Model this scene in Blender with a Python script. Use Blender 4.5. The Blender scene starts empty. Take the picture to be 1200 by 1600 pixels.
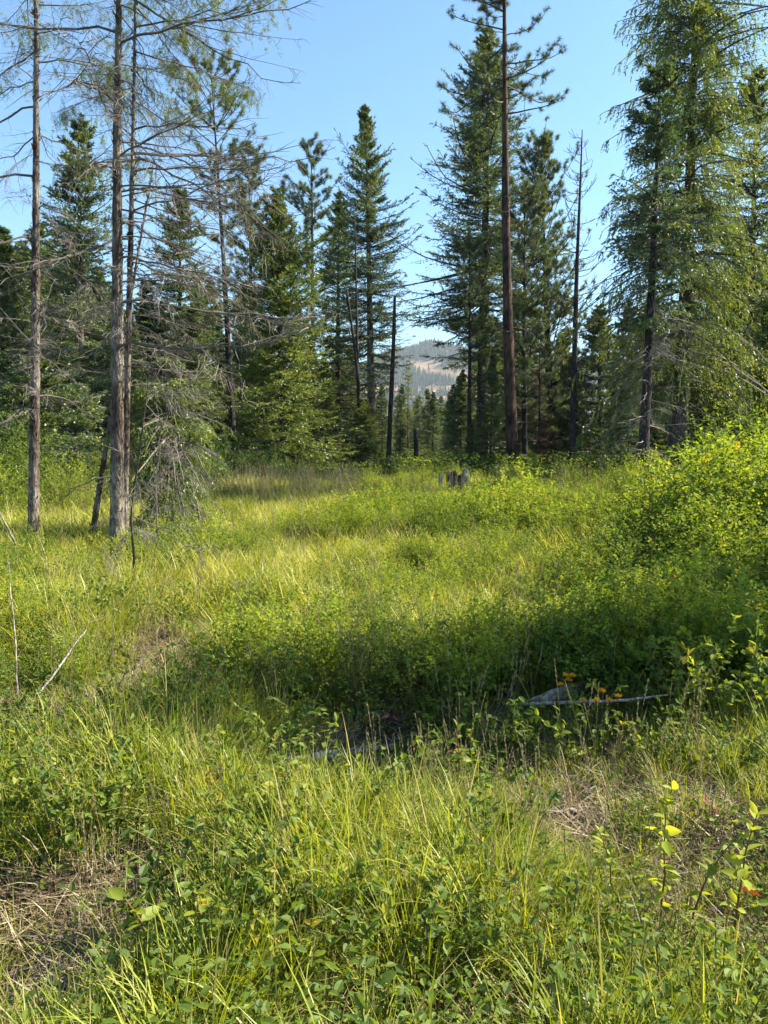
import bpy, math
import numpy as np
from mathutils import Vector, Matrix

sc = bpy.context.scene
COL = sc.collection
R = math.radians

# ------------------------------------------------------------------ camera, sky, sun, exposure
EYE = 1.6
PITCH = R(5.2)
FPX = 1202.0
cam_d = bpy.data.cameras.new('camera')
cam_d.sensor_fit = 'VERTICAL'
cam_d.sensor_height = 36.0
cam_d.lens = 36.0 * FPX / 1600.0
cam_d.clip_start = 0.05
cam_d.clip_end = 9000
cam = bpy.data.objects.new('camera', cam_d)
COL.objects.link(cam)
cam.location = (0, 0, EYE)
cam.rotation_euler = (R(90) - PITCH, 0, 0)
sc.camera = cam

SUN_AZ = R(79)        # to the right of the view direction (+Y)
SUN_EL = R(42)
world = bpy.data.worlds.new('World')
sc.world = world
world.use_nodes = True
wn = world.node_tree
bg = wn.nodes['Background']
sky = wn.nodes.new('ShaderNodeTexSky')
sky.sky_type = 'NISHITA'
sky.sun_disc = False
sky.sun_elevation = SUN_EL
sky.sun_rotation = SUN_AZ
sky.altitude = 600
sky.air_density = 1.15
sky.dust_density = 1.6
sky.ozone_density = 1.6
tnt = wn.nodes.new('ShaderNodeMix'); tnt.data_type = 'RGBA'; tnt.blend_type = 'MULTIPLY'; tnt.inputs[0].default_value = 1
tnt.inputs[7].default_value = (0.70, 0.98, 1.12, 1)
wn.links.new(sky.outputs[0], tnt.inputs[6]); wn.links.new(tnt.outputs[2], bg.inputs[0])
bg.inputs[1].default_value = 0.076

sun_d = bpy.data.lights.new('sun', 'SUN')
sun_d.energy = 5.0
sun_d.angle = R(0.53)
sun_d.color = (1.0, 0.92, 0.76)
sun = bpy.data.objects.new('sun', sun_d)
COL.objects.link(sun)
sdir = Vector((math.sin(SUN_AZ) * math.cos(SUN_EL), math.cos(SUN_AZ) * math.cos(SUN_EL), math.sin(SUN_EL)))
sun.rotation_euler = sdir.to_track_quat('Z', 'Y').to_euler()
sun.location = (60, 10, 50)

sc.view_settings.view_transform = 'Standard'
sc.view_settings.look = 'None'
sc.view_settings.exposure = 1.75
sc.view_settings.gamma = 1.0
sc.view_settings.use_curve_mapping = False
cy = sc.cycles
cy.max_bounces = 7
cy.diffuse_bounces = 3
cy.glossy_bounces = 2
cy.transmission_bounces = 4
cy.transparent_max_bounces = 4
cy.volume_bounces = 0
cy.use_denoising = True
cy.caustics_reflective = False
cy.caustics_refractive = False
cy.use_adaptive_sampling = True
cy.adaptive_threshold = 0.02

rng = np.random.default_rng(11)


# ------------------------------------------------------------------ geometry of the place
def wave(x, y):
    return (0.05 * np.sin(x * 0.9 + 1.3) * np.sin(y * 0.7 + 0.4) + 0.035 * np.sin(x * 2.1 + y * 1.3)
            + 0.03 * np.sin(y * 2.7 - x * 1.1 + 2.0))


def gz(x, y):
    """height of the ground"""
    x = np.asarray(x, float); y = np.asarray(y, float)
    d = np.hypot(x, y)
    h = wave(x, y) * np.clip(d / 4, 0.35, 1) * np.clip(1.6 - d / 60, 0.2, 1)
    h = h - 0.16 * np.exp(-(((x + 1.35) / 0.55) ** 2 + ((y - 2.15) / 0.5) ** 2))
    h = h - 0.14 * np.exp(-(((x - 0.1) / 1.2) ** 2 + ((y - 3.85) / 0.55) ** 2))
    h = h + 0.25 * np.exp(-(((x - 7) / 3.5) ** 2 + ((y - 12) / 5) ** 2))
    return h


def pray(px, py):
    u = (px - 600) / FPX
    v = (800 - py) / FPX
    return np.array([u, math.cos(PITCH) + v * math.sin(PITCH), -math.sin(PITCH) + v * math.cos(PITCH)])


def G(px, py, z=0.0):
    d = pray(px, py)
    t = (EYE - z) / -d[2]
    p = d * t
    return np.array([p[0], p[1], float(gz(p[0], p[1]))])


def AT(px, py, Y):
    d = pray(px, py)
    t = Y / d[1]
    return np.array([d[0] * t, Y, EYE + d[2] * t])


# ------------------------------------------------------------------ mesh helpers
def norm(a):
    return a / np.maximum(np.linalg.norm(a, axis=-1, keepdims=True), 1e-9)


class MB:
    def __init__(self):
        self.V = []; self.T = []; self.F3 = []; self.F4 = []; self.M3 = []; self.M4 = []; self.n = 0

    def add(self, V, f3=None, f4=None, tint=0.5, mat=0):
        V = np.asarray(V, np.float32).reshape(-1, 3)
        k = len(V)
        self.V.append(V)
        self.T.append(np.broadcast_to(np.asarray(tint, np.float32), (k,)).copy())
        if f3 is not None and len(f3):
            self.F3.append(np.asarray(f3, np.int64).reshape(-1, 3) + self.n)
            self.M3.append(np.full(len(self.F3[-1]), mat, np.int32))
        if f4 is not None and len(f4):
            self.F4.append(np.asarray(f4, np.int64).reshape(-1, 4) + self.n)
            self.M4.append(np.full(len(self.F4[-1]), mat, np.int32))
        self.n += k

    # many tubes at once: P (n,k,3), Rad (n,k)
    def tubes(self, P, Rad, sides=3, tint=0.5, mat=0, cap=False):
        P = np.asarray(P, float); Rad = np.asarray(Rad, float)
        if P.ndim == 2:
            P = P[None]; Rad = Rad[None]
        n, k, _ = P.shape
        T = norm(np.gradient(P, axis=1))
        ref = np.zeros_like(T); ref[..., 0] = 1.0
        vert = np.abs(T[:, :1, 0:1]) > 0.8
        ref = np.where(vert, np.array([0, 1.0, 0]), ref)
        U = norm(np.cross(T, ref)); W = np.cross(T, U)
        a = np.arange(sides) / sides * 2 * np.pi
        ring = (U[:, :, None, :] * np.cos(a)[None, None, :, None] + W[:, :, None, :] * np.sin(a)[None, None, :, None])
        if Rad.ndim == 2:
            Rad = Rad[:, :, None]
        V = P[:, :, None, :] + ring * Rad[..., None]
        i = np.arange(k - 1)[:, None]; j = np.arange(sides)[None]
        j2 = (j + 1) % sides
        q = np.stack([i * sides + j, i * sides + j2, (i + 1) * sides + j2, (i + 1) * sides + j], -1).reshape(-1, 4)
        f = (q[None] + (np.arange(n) * k * sides)[:, None, None]).reshape(-1, 4)
        if np.ndim(tint) == 1 and len(tint) == n:
            tint = np.repeat(tint, k * sides)
        f3 = None
        if cap:
            o = (k - 1) * sides
            f3 = np.concatenate([[[o, o + m, o + m + 1] for m in range(1, sides - 1)], [[0, m + 1, m] for m in range(1, sides - 1)]])
            f3 = (f3[None] + (np.arange(n) * k * sides)[:, None, None]).reshape(-1, 3)
        self.add(V.reshape(-1, 3), f3, f, tint, mat)

    def needles(self, P, D, L, W, tint=0.5, mat=0):
        """one thin triangle each"""
        n = len(P)
        D = norm(D)
        S = norm(np.cross(D, rng.normal(size=(n, 3))))
        L = np.broadcast_to(L, (n,))[:, None]; W = np.broadcast_to(W, (n,))[:, None]
        V = np.stack([P - S * W / 2, P + S * W / 2, P + D * L], 1).reshape(-1, 3)
        if np.ndim(tint) == 1:
            tint = np.repeat(tint, 3)
        self.add(V, np.arange(3 * n).reshape(-1, 3), None, tint, mat)

    def kites(self, P, D, L, W, N=None, fold=0.25, tint=0.5, mat=0):
        """small folded leaf, two triangles"""
        n = len(P)
        D = norm(D)
        if N is None:
            N = rng.normal(size=(n, 3)) + np.array([0, 0, 1.2])
        S = norm(np.cross(D, N)); N = np.cross(S, D)
        L = np.broadcast_to(L, (n,))[:, None]; W = np.broadcast_to(W, (n,))[:, None]
        V = np.stack([P, P + D * L * 0.45 + S * W / 2 + N * W * fold, P + D * L, P + D * L * 0.45 - S * W / 2 + N * W * fold], 1).reshape(-1, 3)
        b = np.arange(n)[:, None] * 4
        f = np.concatenate([b + [0, 1, 2], b + [0, 2, 3]])
        if np.ndim(tint) == 1:
            tint = np.repeat(tint, 4)
        self.add(V, f, None, tint, mat)

    def leaves(self, P, D, L, W, N=None, fold=0.2, curl=0.15, tint=0.5, mat=0):
        """oval leaf with a midrib fold and a drooping tip"""
        n = len(P)
        D = norm(D)
        if N is None:
            N = rng.normal(size=(n, 3)) * 0.6 + np.array([0, 0, 1.2])
        S = norm(np.cross(D, N)); N = np.cross(S, D)
        L = np.broadcast_to(L, (n,))[:, None]; W = np.broadcast_to(W, (n,))[:, None]

        def pt(s, w, z):
            return P + D * L * s + S * W * w + N * (W * z - L * curl * s * s)
        V = np.stack([pt(0, 0, 0), pt(.3, 0, 0), pt(.68, 0, 0), pt(1, 0, 0),
                      pt(.2, .38, fold * .8), pt(.48, .5, fold), pt(.8, .3, fold * .6),
                      pt(.2, -.38, fold * .8), pt(.48, -.5, fold), pt(.8, -.3, fold * .6)], 1).reshape(-1, 3)
        b = np.arange(n)[:, None] * 10
        f4 = np.concatenate([b + [1, 2, 5, 4], b + [2, 1, 7, 8]])
        f3 = np.concatenate([b + [0, 1, 4], b + [2, 6, 5], b + [2, 3, 6], b + [1, 0, 7], b + [9, 2, 8], b + [3, 2, 9]])
        if np.ndim(tint) == 1:
            tint = np.repeat(tint, 10)
        self.add(V, f3, f4, tint, mat)

    def blades(self, P, az, lean, L, W, bend, tint=0.5, mat=0, k=4):
        """grass blades: arching ribbons"""
        n = len(P)
        out = np.stack([np.cos(az), np.sin(az), np.zeros(n)], 1)
        side = np.stack([-np.sin(az), np.cos(az), np.zeros(n)], 1)
        up = np.array([0, 0, 1.0])
        tw = rng.normal(0, 0.5, n)[:, None]
        s = np.linspace(0, 1, k + 1)
        V = []
        L = np.broadcast_to(L, (n,))[:, None]; W = np.broadcast_to(W, (n,))[:, None]
        bend = np.broadcast_to(bend, (n,))[:, None]; lean = lean[:, None]
        for i, t in enumerate(s):
            p = P + L * (t * (np.cos(lean) * up + np.sin(lean) * out) + bend * t * t * (out * 0.75 - up * 0.38 * (1 + bend * t)))
            if i == k:
                V.append(p)
            else:
                w = W * (1 - 0.75 * t ** 2) * 0.5
                sd = side * np.cos(tw) + out * np.sin(tw)
                V.append(p - sd * w); V.append(p + sd * w)
        m = 2 * k + 1
        V = np.stack(V, 1).reshape(-1, 3)
        b = np.arange(n)[:, None] * m
        f4 = np.concatenate([b + [2 * i, 2 * i + 1, 2 * i + 3, 2 * i + 2] for i in range(k - 1)])
        f3 = b + [2 * k - 2, 2 * k - 1, 2 * k]
        if np.ndim(tint) == 1:
            prof = np.concatenate([np.repeat(s[:-1], 2), s[-1:]])
            prof = .30 * prof ** 3 + .10 * (1 - prof) ** 4
            tint = np.clip(tint[:, None] + prof[None] * rng.uniform(.2, 1.6, (n, 1)), 0, 1).ravel()
        self.add(V, f3, f4, tint, mat)

    def mesh(self, name, mats, smooth=False):
        me = bpy.data.meshes.new(name)
        V = np.concatenate(self.V)
        f3 = np.concatenate(self.F3) if self.F3 else np.zeros((0, 3), np.int64)
        f4 = np.concatenate(self.F4) if self.F4 else np.zeros((0, 4), np.int64)
        nl = f3.size + f4.size
        me.vertices.add(len(V)); me.vertices.foreach_set('co', V.astype(np.float32).ravel())
        me.loops.add(nl)
        me.loops.foreach_set('vertex_index', np.concatenate([f3.ravel(), f4.ravel()]).astype(np.int32))
        npoly = len(f3) + len(f4)
        me.polygons.add(npoly)
        tot = np.concatenate([np.full(len(f3), 3), np.full(len(f4), 4)]).astype(np.int32)
        start = np.concatenate([[0], np.cumsum(tot)[:-1]]).astype(np.int32)
        me.polygons.foreach_set('loop_start', start)
        me.polygons.foreach_set('loop_total', tot)
        mi = np.concatenate(self.M3 + self.M4).astype(np.int32) if (self.M3 or self.M4) else np.zeros(npoly, np.int32)
        me.polygons.foreach_set('material_index', mi)
        me.polygons.foreach_set('use_smooth', np.full(npoly, smooth))
        at = me.attributes.new('tint', 'FLOAT', 'POINT')
        at.data.foreach_set('value', np.concatenate(self.T).astype(np.float32))
        for m in (mats if isinstance(mats, (list, tuple)) else [mats]):
            me.materials.append(m)
        me.update(calc_edges=True)
        return me


def obj(name, me, parent=None, loc=None):
    o = bpy.data.objects.new(name, me)
    COL.objects.link(o)
    if parent is not None:
        o.parent = parent
    if loc is not None:
        o.location = loc
    return o


def tag(o, label=None, cat=None, group=None, kind=None):
    if label: o['label'] = label
    if cat: o['category'] = cat
    if group: o['group'] = group
    if kind: o['kind'] = kind
    return o


def empty(name, loc, rz=0.0):
    o = bpy.data.objects.new(name, None)
    COL.objects.link(o)
    o.empty_display_size = 0.2
    o.location = loc
    o.rotation_euler = (0, 0, rz)
    return o


def copy_tree(o, parent=None):
    c = o.copy(); COL.objects.link(c); c.parent = parent
    for ch in list(o.children):
        copy_tree(ch, c)
    return c


# ------------------------------------------------------------------ materials
def mat_new(name):
    m = bpy.data.materials.new(name)
    m.use_nodes = True
    nt = m.node_tree
    nt.nodes.clear()
    out = nt.nodes.new('ShaderNodeOutputMaterial')
    return m, nt, out


def ramp(nt, stops, fac):
    r = nt.nodes.new('ShaderNodeValToRGB')
    e = r.color_ramp.elements
    while len(e) < len(stops):
        e.new(0.5)
    for i, (p, c) in enumerate(stops):
        e[i].position = p; e[i].color = (*c, 1)
    nt.links.new(fac, r.inputs[0])
    return r


def leaf_mat(name, stops, trans=0.45, warm=(1.25, 1.1, 0.45), rough=0.45, gloss=0.06, var=0.35):
    """leaf: colour by the leaf's own tint and a per plant shift, light passes through"""
    m, nt, out = mat_new(name)
    N = nt.nodes.new; Lk = nt.links.new
    at = N('ShaderNodeAttribute'); at.attribute_name = 'tint'
    oi = N('ShaderNodeObjectInfo')
    mm = N('ShaderNodeMath'); mm.operation = 'MULTIPLY_ADD'
    Lk(oi.outputs['Random'], mm.inputs[0]); mm.inputs[1].default_value = var
    ad = N('ShaderNodeMath'); ad.operation = 'SUBTRACT'; Lk(at.outputs['Fac'], ad.inputs[0]); ad.inputs[1].default_value = var / 2
    Lk(ad.outputs[0], mm.inputs[2]); mm.use_clamp = True
    rp = ramp(nt, stops, mm.outputs[0])
    df = N('ShaderNodeBsdfDiffuse'); Lk(rp.outputs[0], df.inputs[0])
    tr = N('ShaderNodeBsdfTranslucent')
    mx = N('ShaderNodeMix'); mx.data_type = 'RGBA'; mx.blend_type = 'MULTIPLY'; mx.inputs[0].default_value = 1
    Lk(rp.outputs[0], mx.inputs[6]); mx.inputs[7].default_value = (*warm, 1)
    Lk(mx.outputs[2], tr.inputs[0])
    a = N('ShaderNodeMixShader'); a.inputs[0].default_value = trans
    Lk(df.outputs[0], a.inputs[1]); Lk(tr.outputs[0], a.inputs[2])
    gl = N('ShaderNodeBsdfGlossy'); gl.inputs['Roughness'].default_value = rough; gl.inputs[0].default_value = (1, 1, 1, 1)
    b = N('ShaderNodeMixShader'); b.inputs[0].default_value = gloss
    Lk(a.outputs[0], b.inputs[1]); Lk(gl.outputs[0], b.inputs[2])
    Lk(b.outputs[0], out.inputs[0])
    return m


def bark_mat(name, c_dark, c_mid, c_pale, scale=6.0, stretch=0.22, bump=0.6, pale=0.55):
    m, nt, out = mat_new(name)
    N = nt.nodes.new; Lk = nt.links.new
    tc = N('ShaderNodeTexCoord'); mp = N('ShaderNodeMapping'); mp.inputs['Scale'].default_value = (1, 1, stretch)
    Lk(tc.outputs['Object'], mp.inputs[0])
    vo = N('ShaderNodeTexVoronoi'); vo.inputs['Scale'].default_value = scale * 3; vo.feature = 'DISTANCE_TO_EDGE'
    nz0 = N('ShaderNodeTexNoise'); nz0.inputs['Scale'].default_value = scale * 4; nz0.inputs['Detail'].default_value = 3
    Lk(mp.outputs[0], nz0.inputs[0])
    va = N('ShaderNodeVectorMath'); va.operation = 'MULTIPLY_ADD'; Lk(nz0.outputs[1], va.inputs[0]); va.inputs[1].default_value = (.05, .05, .1)
    Lk(mp.outputs[0], va.inputs[2]); Lk(va.outputs[0], vo.inputs[0])
    nz = N('ShaderNodeTexNoise'); nz.inputs['Scale'].default_value = scale * 5; nz.inputs['Detail'].default_value = 5; nz.inputs['Roughness'].default_value = 0.7
    Lk(mp.outputs[0], nz.inputs[0])
    n2 = N('ShaderNodeTexNoise'); n2.inputs['Scale'].default_value = scale * 0.5; n2.inputs['Detail'].default_value = 3
    Lk(tc.outputs['Object'], n2.inputs[0])
    mul = N('ShaderNodeMath'); mul.operation = 'MULTIPLY'; Lk(vo.outputs[0], mul.inputs[0]); mul.inputs[1].default_value = 2.2; mul.use_clamp = True
    ad = N('ShaderNodeMath'); ad.operation = 'MULTIPLY_ADD'; Lk(nz.outputs[0], ad.inputs[0]); ad.inputs[1].default_value = 0.9; Lk(mul.outputs[0], ad.inputs[2])
    sb = N('ShaderNodeMath'); sb.operation = 'MULTIPLY'; Lk(ad.outputs[0], sb.inputs[0]); sb.inputs[1].default_value = 0.62
    r1 = ramp(nt, [(0.25, c_dark), (0.52, c_mid), (0.85, c_mid)], sb.outputs[0])
    r2 = ramp(nt, [(pale - .04, (0, 0, 0)), (pale + .1, (1, 1, 1))], n2.outputs[0])
    mx = N('ShaderNodeMix'); mx.data_type = 'RGBA'; Lk(r1.outputs[0], mx.inputs[6]); mx.inputs[7].default_value = (*c_pale, 1)
    mf = N('ShaderNodeMath'); mf.operation = 'MULTIPLY'; Lk(r2.outputs[0], mf.inputs[0]); Lk(sb.outputs[0], mf.inputs[1])
    Lk(mf.outputs[0], mx.inputs[0])
    pb = N('ShaderNodeBsdfPrincipled'); pb.inputs['Roughness'].default_value = 0.9
    pb.inputs['Specular IOR Level'].default_value = 0.2
    Lk(mx.outputs[2], pb.inputs['Base Color'])
    bp = N('ShaderNodeBump'); bp.inputs['Strength'].default_value = bump; bp.inputs['Distance'].default_value = 0.02
    Lk(sb.outputs[0], bp.inputs['Height']); Lk(bp.outputs[0], pb.inputs['Normal'])
    Lk(pb.outputs[0], out.inputs[0])
    return m


def twig_mat(name, c1, c2):
    m, nt, out = mat_new(name)
    N = nt.nodes.new; Lk = nt.links.new
    at = N('ShaderNodeAttribute'); at.attribute_name = 'tint'
    rp = ramp(nt, [(0, c1), (1, c2)], at.outputs['Fac'])
    pb = N('ShaderNodeBsdfPrincipled'); pb.inputs['Roughness'].default_value = 0.85
    pb.inputs['Specular IOR Level'].default_value = 0.25
    Lk(rp.outputs[0], pb.inputs['Base Color']); Lk(pb.outputs[0], out.inputs[0])
    return m


M = {}
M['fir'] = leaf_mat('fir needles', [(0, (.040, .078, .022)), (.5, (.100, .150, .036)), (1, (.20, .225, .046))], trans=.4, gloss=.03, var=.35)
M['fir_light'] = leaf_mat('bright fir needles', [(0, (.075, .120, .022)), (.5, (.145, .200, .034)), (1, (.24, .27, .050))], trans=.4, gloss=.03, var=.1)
M['fir_blue'] = leaf_mat('bluish fir needles', [(0, (.042, .082, .038)), (.5, (.100, .150, .060)), (1, (.19, .22, .072))], trans=.4, gloss=.03, var=.3)
M['pine'] = leaf_mat('pine needles', [(0, (.036, .072, .028)), (.5, (.085, .130, .042)), (1, (.165, .190, .050))], trans=.4, gloss=.05, var=.3)
M['larch'] = leaf_mat('larch needles', [(0, (.070, .115, .022)), (.5, (.135, .190, .034)), (1, (.24, .27, .050))], trans=.45, gloss=.03, var=.2)
M['far_needles'] = leaf_mat('far needles', [(0, (.018, .034, .018)), (1, (.055, .080, .030))], trans=.05, gloss=.0, var=.1)
M['wood_pale'] = bark_mat('pale split wood', (.10, .08, .05), (.34, .28, .20), (.50, .43, .33), scale=5, stretch=.15, bump=.4, pale=.45)
M['rust'] = leaf_mat('rust needles', [(0, (.10, .035, .018)), (1, (.26, .10, .04))], trans=.2, gloss=.02, var=.1)
M['grass'] = leaf_mat('grass blades', [(0, (.12, .165, .010)), (.45, (.25, .31, .018)), (.8, (.38, .40, .035)), (1, (.46, .39, .14))], trans=.5, warm=(1.2, 1.12, .4), gloss=.025, rough=.5, var=.35)
M['meadow'] = leaf_mat('meadow grass', [(0, (.20, .22, .018)), (.45, (.31, .36, .038)), (.8, (.46, .45, .09)), (1, (.62, .54, .22))], trans=.5, warm=(1.15, 1.05, .5), gloss=.02, var=.4)
M['straw'] = leaf_mat('dry straw', [(0, (.07, .045, .026)), (.5, (.20, .145, .08)), (1, (.46, .38, .23))], trans=.25, warm=(1, .9, .7), gloss=.02, var=.2)
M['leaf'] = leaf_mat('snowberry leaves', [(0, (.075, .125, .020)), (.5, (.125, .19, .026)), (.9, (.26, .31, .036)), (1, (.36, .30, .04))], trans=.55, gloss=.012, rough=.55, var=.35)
M['leaf_lime'] = leaf_mat('lime leaves', [(0, (.11, .175, .018)), (.5, (.22, .30, .032)), (1, (.42, .43, .055))], trans=.55, gloss=.012, rough=.55, var=.3)
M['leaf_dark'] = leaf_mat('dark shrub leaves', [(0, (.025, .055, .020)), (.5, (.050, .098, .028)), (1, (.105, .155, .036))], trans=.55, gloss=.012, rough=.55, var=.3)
M['leaf_red'] = leaf_mat('red leaves', [(0, (.10, .018, .010)), (1, (.24, .06, .02))], trans=.4, gloss=.05, var=.1)
M['flower'] = leaf_mat('orange petals', [(0, (.80, .38, .01)), (1, (.95, .62, .03))], trans=.35, warm=(1, .8, .4), gloss=.02, var=.1)
M['white_leaf'] = leaf_mat('pale leaves', [(0, (.5, .52, .42)), (1, (.75, .76, .68))], trans=.3, gloss=.06, var=.1)
M['bark_grey'] = bark_mat('grey larch bark', (.016, .012, .010), (.105, .076, .058), (.31, .27, .22), scale=7, bump=.8, pale=.47)
M['bark_brown'] = bark_mat('brown fir bark', (.020, .015, .012), (.085, .062, .048), (.17, .14, .11), scale=5, bump=.7)
M['bark_red'] = bark_mat('red pine bark', (.006, .005, .004), (.050, .029, .021), (.15, .08, .055), scale=2.2, bump=1., pale=.5)
M['bark_dead'] = bark_mat('charred bark', (.012, .010, .009), (.040, .033, .029), (.10, .085, .07), scale=5, bump=.6)
M['wood_grey'] = bark_mat('weathered wood', (.035, .028, .022), (.22, .19, .15), (.42, .38, .32), scale=6, stretch=.5, bump=.5, pale=.45)
M['twig_grey'] = twig_mat('grey twigs', (.045, .036, .030), (.26, .225, .19))
M['twig_dark'] = twig_mat('dark twigs', (.030, .024, .020), (.11, .085, .065))
M['twig_red'] = twig_mat('red stems', (.09, .035, .022), (.22, .11, .06))
M['stem_green'] = twig_mat('green stems', (.07, .085, .025), (.20, .17, .06))


def ground_mat():
    m, nt, out = mat_new('forest floor')
    N = nt.nodes.new; Lk = nt.links.new
    tc = N('ShaderNodeTexCoord')
    n1 = N('ShaderNodeTexNoise'); n1.inputs['Scale'].default_value = 1.3; n1.inputs['Detail'].default_value = 6
    n2 = N('ShaderNodeTexNoise'); n2.inputs['Scale'].default_value = 40; n2.inputs['Detail'].default_value = 5
    for n in (n1, n2):
        Lk(tc.outputs['Object'], n.inputs[0])
    r1 = ramp(nt, [(.3, (.060, .045, .028)), (.5, (.085, .075, .032)), (.68, (.060, .080, .024))], n1.outputs[0])
    r2 = ramp(nt, [(.3, (.35, .33, .3)), (.7, (1.5, 1.4, 1.3))], n2.outputs[0])
    mx = N('ShaderNodeMix'); mx.data_type = 'RGBA'; mx.blend_type = 'MULTIPLY'; mx.inputs[0].default_value = 1
    Lk(r1.outputs[0], mx.inputs[6]); Lk(r2.outputs[0], mx.inputs[7])
    pb = N('ShaderNodeBsdfPrincipled'); pb.inputs['Roughness'].default_value = .95
    Lk(mx.outputs[2], pb.inputs['Base Color'])
    bp = N('ShaderNodeBump'); bp.inputs['Strength'].default_value = .8; bp.inputs['Distance'].default_value = .03
    Lk(n2.outputs[0], bp.inputs['Height']); Lk(bp.outputs[0], pb.inputs['Normal'])
    Lk(pb.outputs[0], out.inputs[0])
    return m


def hill_mat():
    m, nt, out = mat_new('dry hillside')
    N = nt.nodes.new; Lk = nt.links.new
    tc = N('ShaderNodeTexCoord')
    n1 = N('ShaderNodeTexNoise'); n1.inputs['Scale'].default_value = .012; n1.inputs['Detail'].default_value = 8; n1.inputs['Roughness'].default_value = .65
    Lk(tc.outputs['Object'], n1.inputs[0])
    r1 = ramp(nt, [(.35, (.10, .085, .045)), (.5, (.20, .135, .085)), (.65, (.25, .20, .10))], n1.outputs[0])
    pb = N('ShaderNodeBsdfDiffuse'); Lk(r1.outputs[0], pb.inputs[0])
    Lk(pb.outputs[0], out.inputs[0])
    return m


# ------------------------------------------------------------------ ground and hill
def build_ground():
    u = np.linspace(-1, 1, 241)
    ax = np.sinh(u * 7.2) / math.sinh(7.2) * 3500
    X, Y = np.meshgrid(ax, ax + 0.0)
    Z = gz(X, Y)
    V = np.stack([X, Y, Z], -1).reshape(-1, 3)
    n = len(u)
    i, j = np.meshgrid(np.arange(n - 1), np.arange(n - 1), indexing='ij')
    q = np.stack([i * n + j, i * n + j + 1, (i + 1) * n + j + 1, (i + 1) * n + j], -1).reshape(-1, 4)
    b = MB(); b.add(V, None, q)
    tag(obj('ground', b.mesh('ground', ground_mat(), True)), 'forest floor of brown litter and soil under the meadow', kind='structure')


def hill_z(X, Y):
    r = 250 * np.exp(-((Y - 2150) / 620.0) ** 2)
    prof = 0.80 + 0.17 * np.exp(-((X - 150) / 190.0) ** 2) + 0.05 * np.sin(X / 170.0) + 0.02 * np.sin(X / 47. + 1)
    prof = prof - 0.10 * np.clip((-X - 20) / 300, 0, 1)
    gul = 9 * np.sin(X / 60.0 + Y / 110.) + 6 * np.sin(X / 33. - Y / 60.0) + 3 * np.sin(X / 14. + Y / 19.)
    return r * prof + gul * np.clip(r / 120, 0, 1) - 6


def build_hill():
    xs = np.linspace(-1500, 1900, 171); ys = np.linspace(900, 2700, 91)
    X, Y = np.meshgrid(xs, ys)
    Z = hill_z(X, Y)
    V = np.stack([X, Y, Z], -1).reshape(-1, 3)
    n = len(xs); m = len(ys)
    i, j = np.meshgrid(np.arange(m - 1), np.arange(n - 1), indexing='ij')
    q = np.stack([i * n + j, i * n + j + 1, (i + 1) * n + j + 1, (i + 1) * n + j], -1).reshape(-1, 4)
    b = MB(); b.add(V, None, q)
    tag(obj('hill', b.mesh('hill', hill_mat(), True)), 'distant dry hill seen through the gap between the trees', kind='structure')
    # the dark conifer stands on it
    b = MB()
    N = 26000
    x = rng.uniform(-450, 620, N); y = rng.uniform(1000, 2260, N)
    f = np.sin(x / 61. + 1.1 + y / 240.) * np.sin(y / 95. + 0.9 + x / 200.) + 0.45 * np.sin(x / 23. + y / 41.)
    z = hill_z(x, y)
    p = np.where((z > 120) & (f > -.6), 1.6, np.where(f > 0.45, 0.5, 0.012))
    p = np.where((z > 200) & (x > 20), 1.5, p)
    p = np.where((z < 100), 0.55, p)
    k = rng.random(N) < p * 0.6
    x, y, z = x[k], y[k], z[k]
    n = len(x)
    H = rng.uniform(11, 24, n)
    for ti in range(3):   # three ragged skirts each
        zb = z + H * (0.08 + 0.27 * ti); zt = z + H * (0.55 + 0.225 * ti)
        rr = H * (0.20 - 0.05 * ti)
        a0 = rng.uniform(0, 6.28, n)
        ring = []
        for s in range(6):
            a = a0 + s * math.pi / 3
            q_ = rr * rng.uniform(.6, 1.25, n)
            ring.append(np.stack([x + np.cos(a) * q_, y + np.sin(a) * q_, zb + rng.uniform(-.06, .06, n) * H], 1))
        top = np.stack([x, y, zt], 1)
        V = np.stack(ring + [top], 1).reshape(-1, 3)
        bb = np.arange(n)[:, None] * 7
        F = np.concatenate([bb + [s, (s + 1) % 6, 6] for s in range(6)])
        b.add(V, F, None, np.repeat(rng.uniform(.1, .8, n), 7))
    tag(obj('far_wood', b.mesh('far_wood', M['far_needles'])), 'dark stands of conifers scattered over the distant hillside', 'wood', kind='stuff')


build_ground()
build_hill()


# ------------------------------------------------------------------ labels told by the nearest landmark
MARKS_NEAR = [(52, 874, 'the foot of the leftmost larch'), (185, 912, 'the foot of the larch pair'), (203, 960, 'the foot of the reddish sapling'), (95, 1040, 'the slanting grey dead branch'),
              (24, 990, 'the upright thin grey stem'), (280, 1010, 'the brown litter patch'), (520, 1178, 'the bleached white log'), (860, 1085, 'the grey log end'),
              (1000, 1090, 'the long thin grey branch'), (1130, 960, 'the arched grey branch'), (880, 1290, 'the pale straw patch'), (55, 1410, 'the straw by the left edge'),
              (240, 1410, 'the small matted straw patch'), (1025, 1340, 'the bright yellow green sprig'), (560, 1110, 'the dark hollow'), (1100, 1300, 'the dark red leaves'),
              (507, 880, 'the orange flower patch'), (646, 927, 'the lone orange flower'), (710, 745, 'the old stump'), (803, 750, 'the foot of the big pine'), (1150, 720, 'the tallest shrub'),
              (1030, 770, 'the lime green shrub'), (893, 1060, 'the largest orange flowers'), (440, 790, 'the row of seed heads'), (720, 1400, 'the tall green tussocks'),
              (120, 1540, 'the dark litter at the bottom'), (246, 880, 'the straight pale sapling'), (1160, 1290, 'the leaning yellow stalk'), (560, 1570, 'the small bare hole')]
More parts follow.
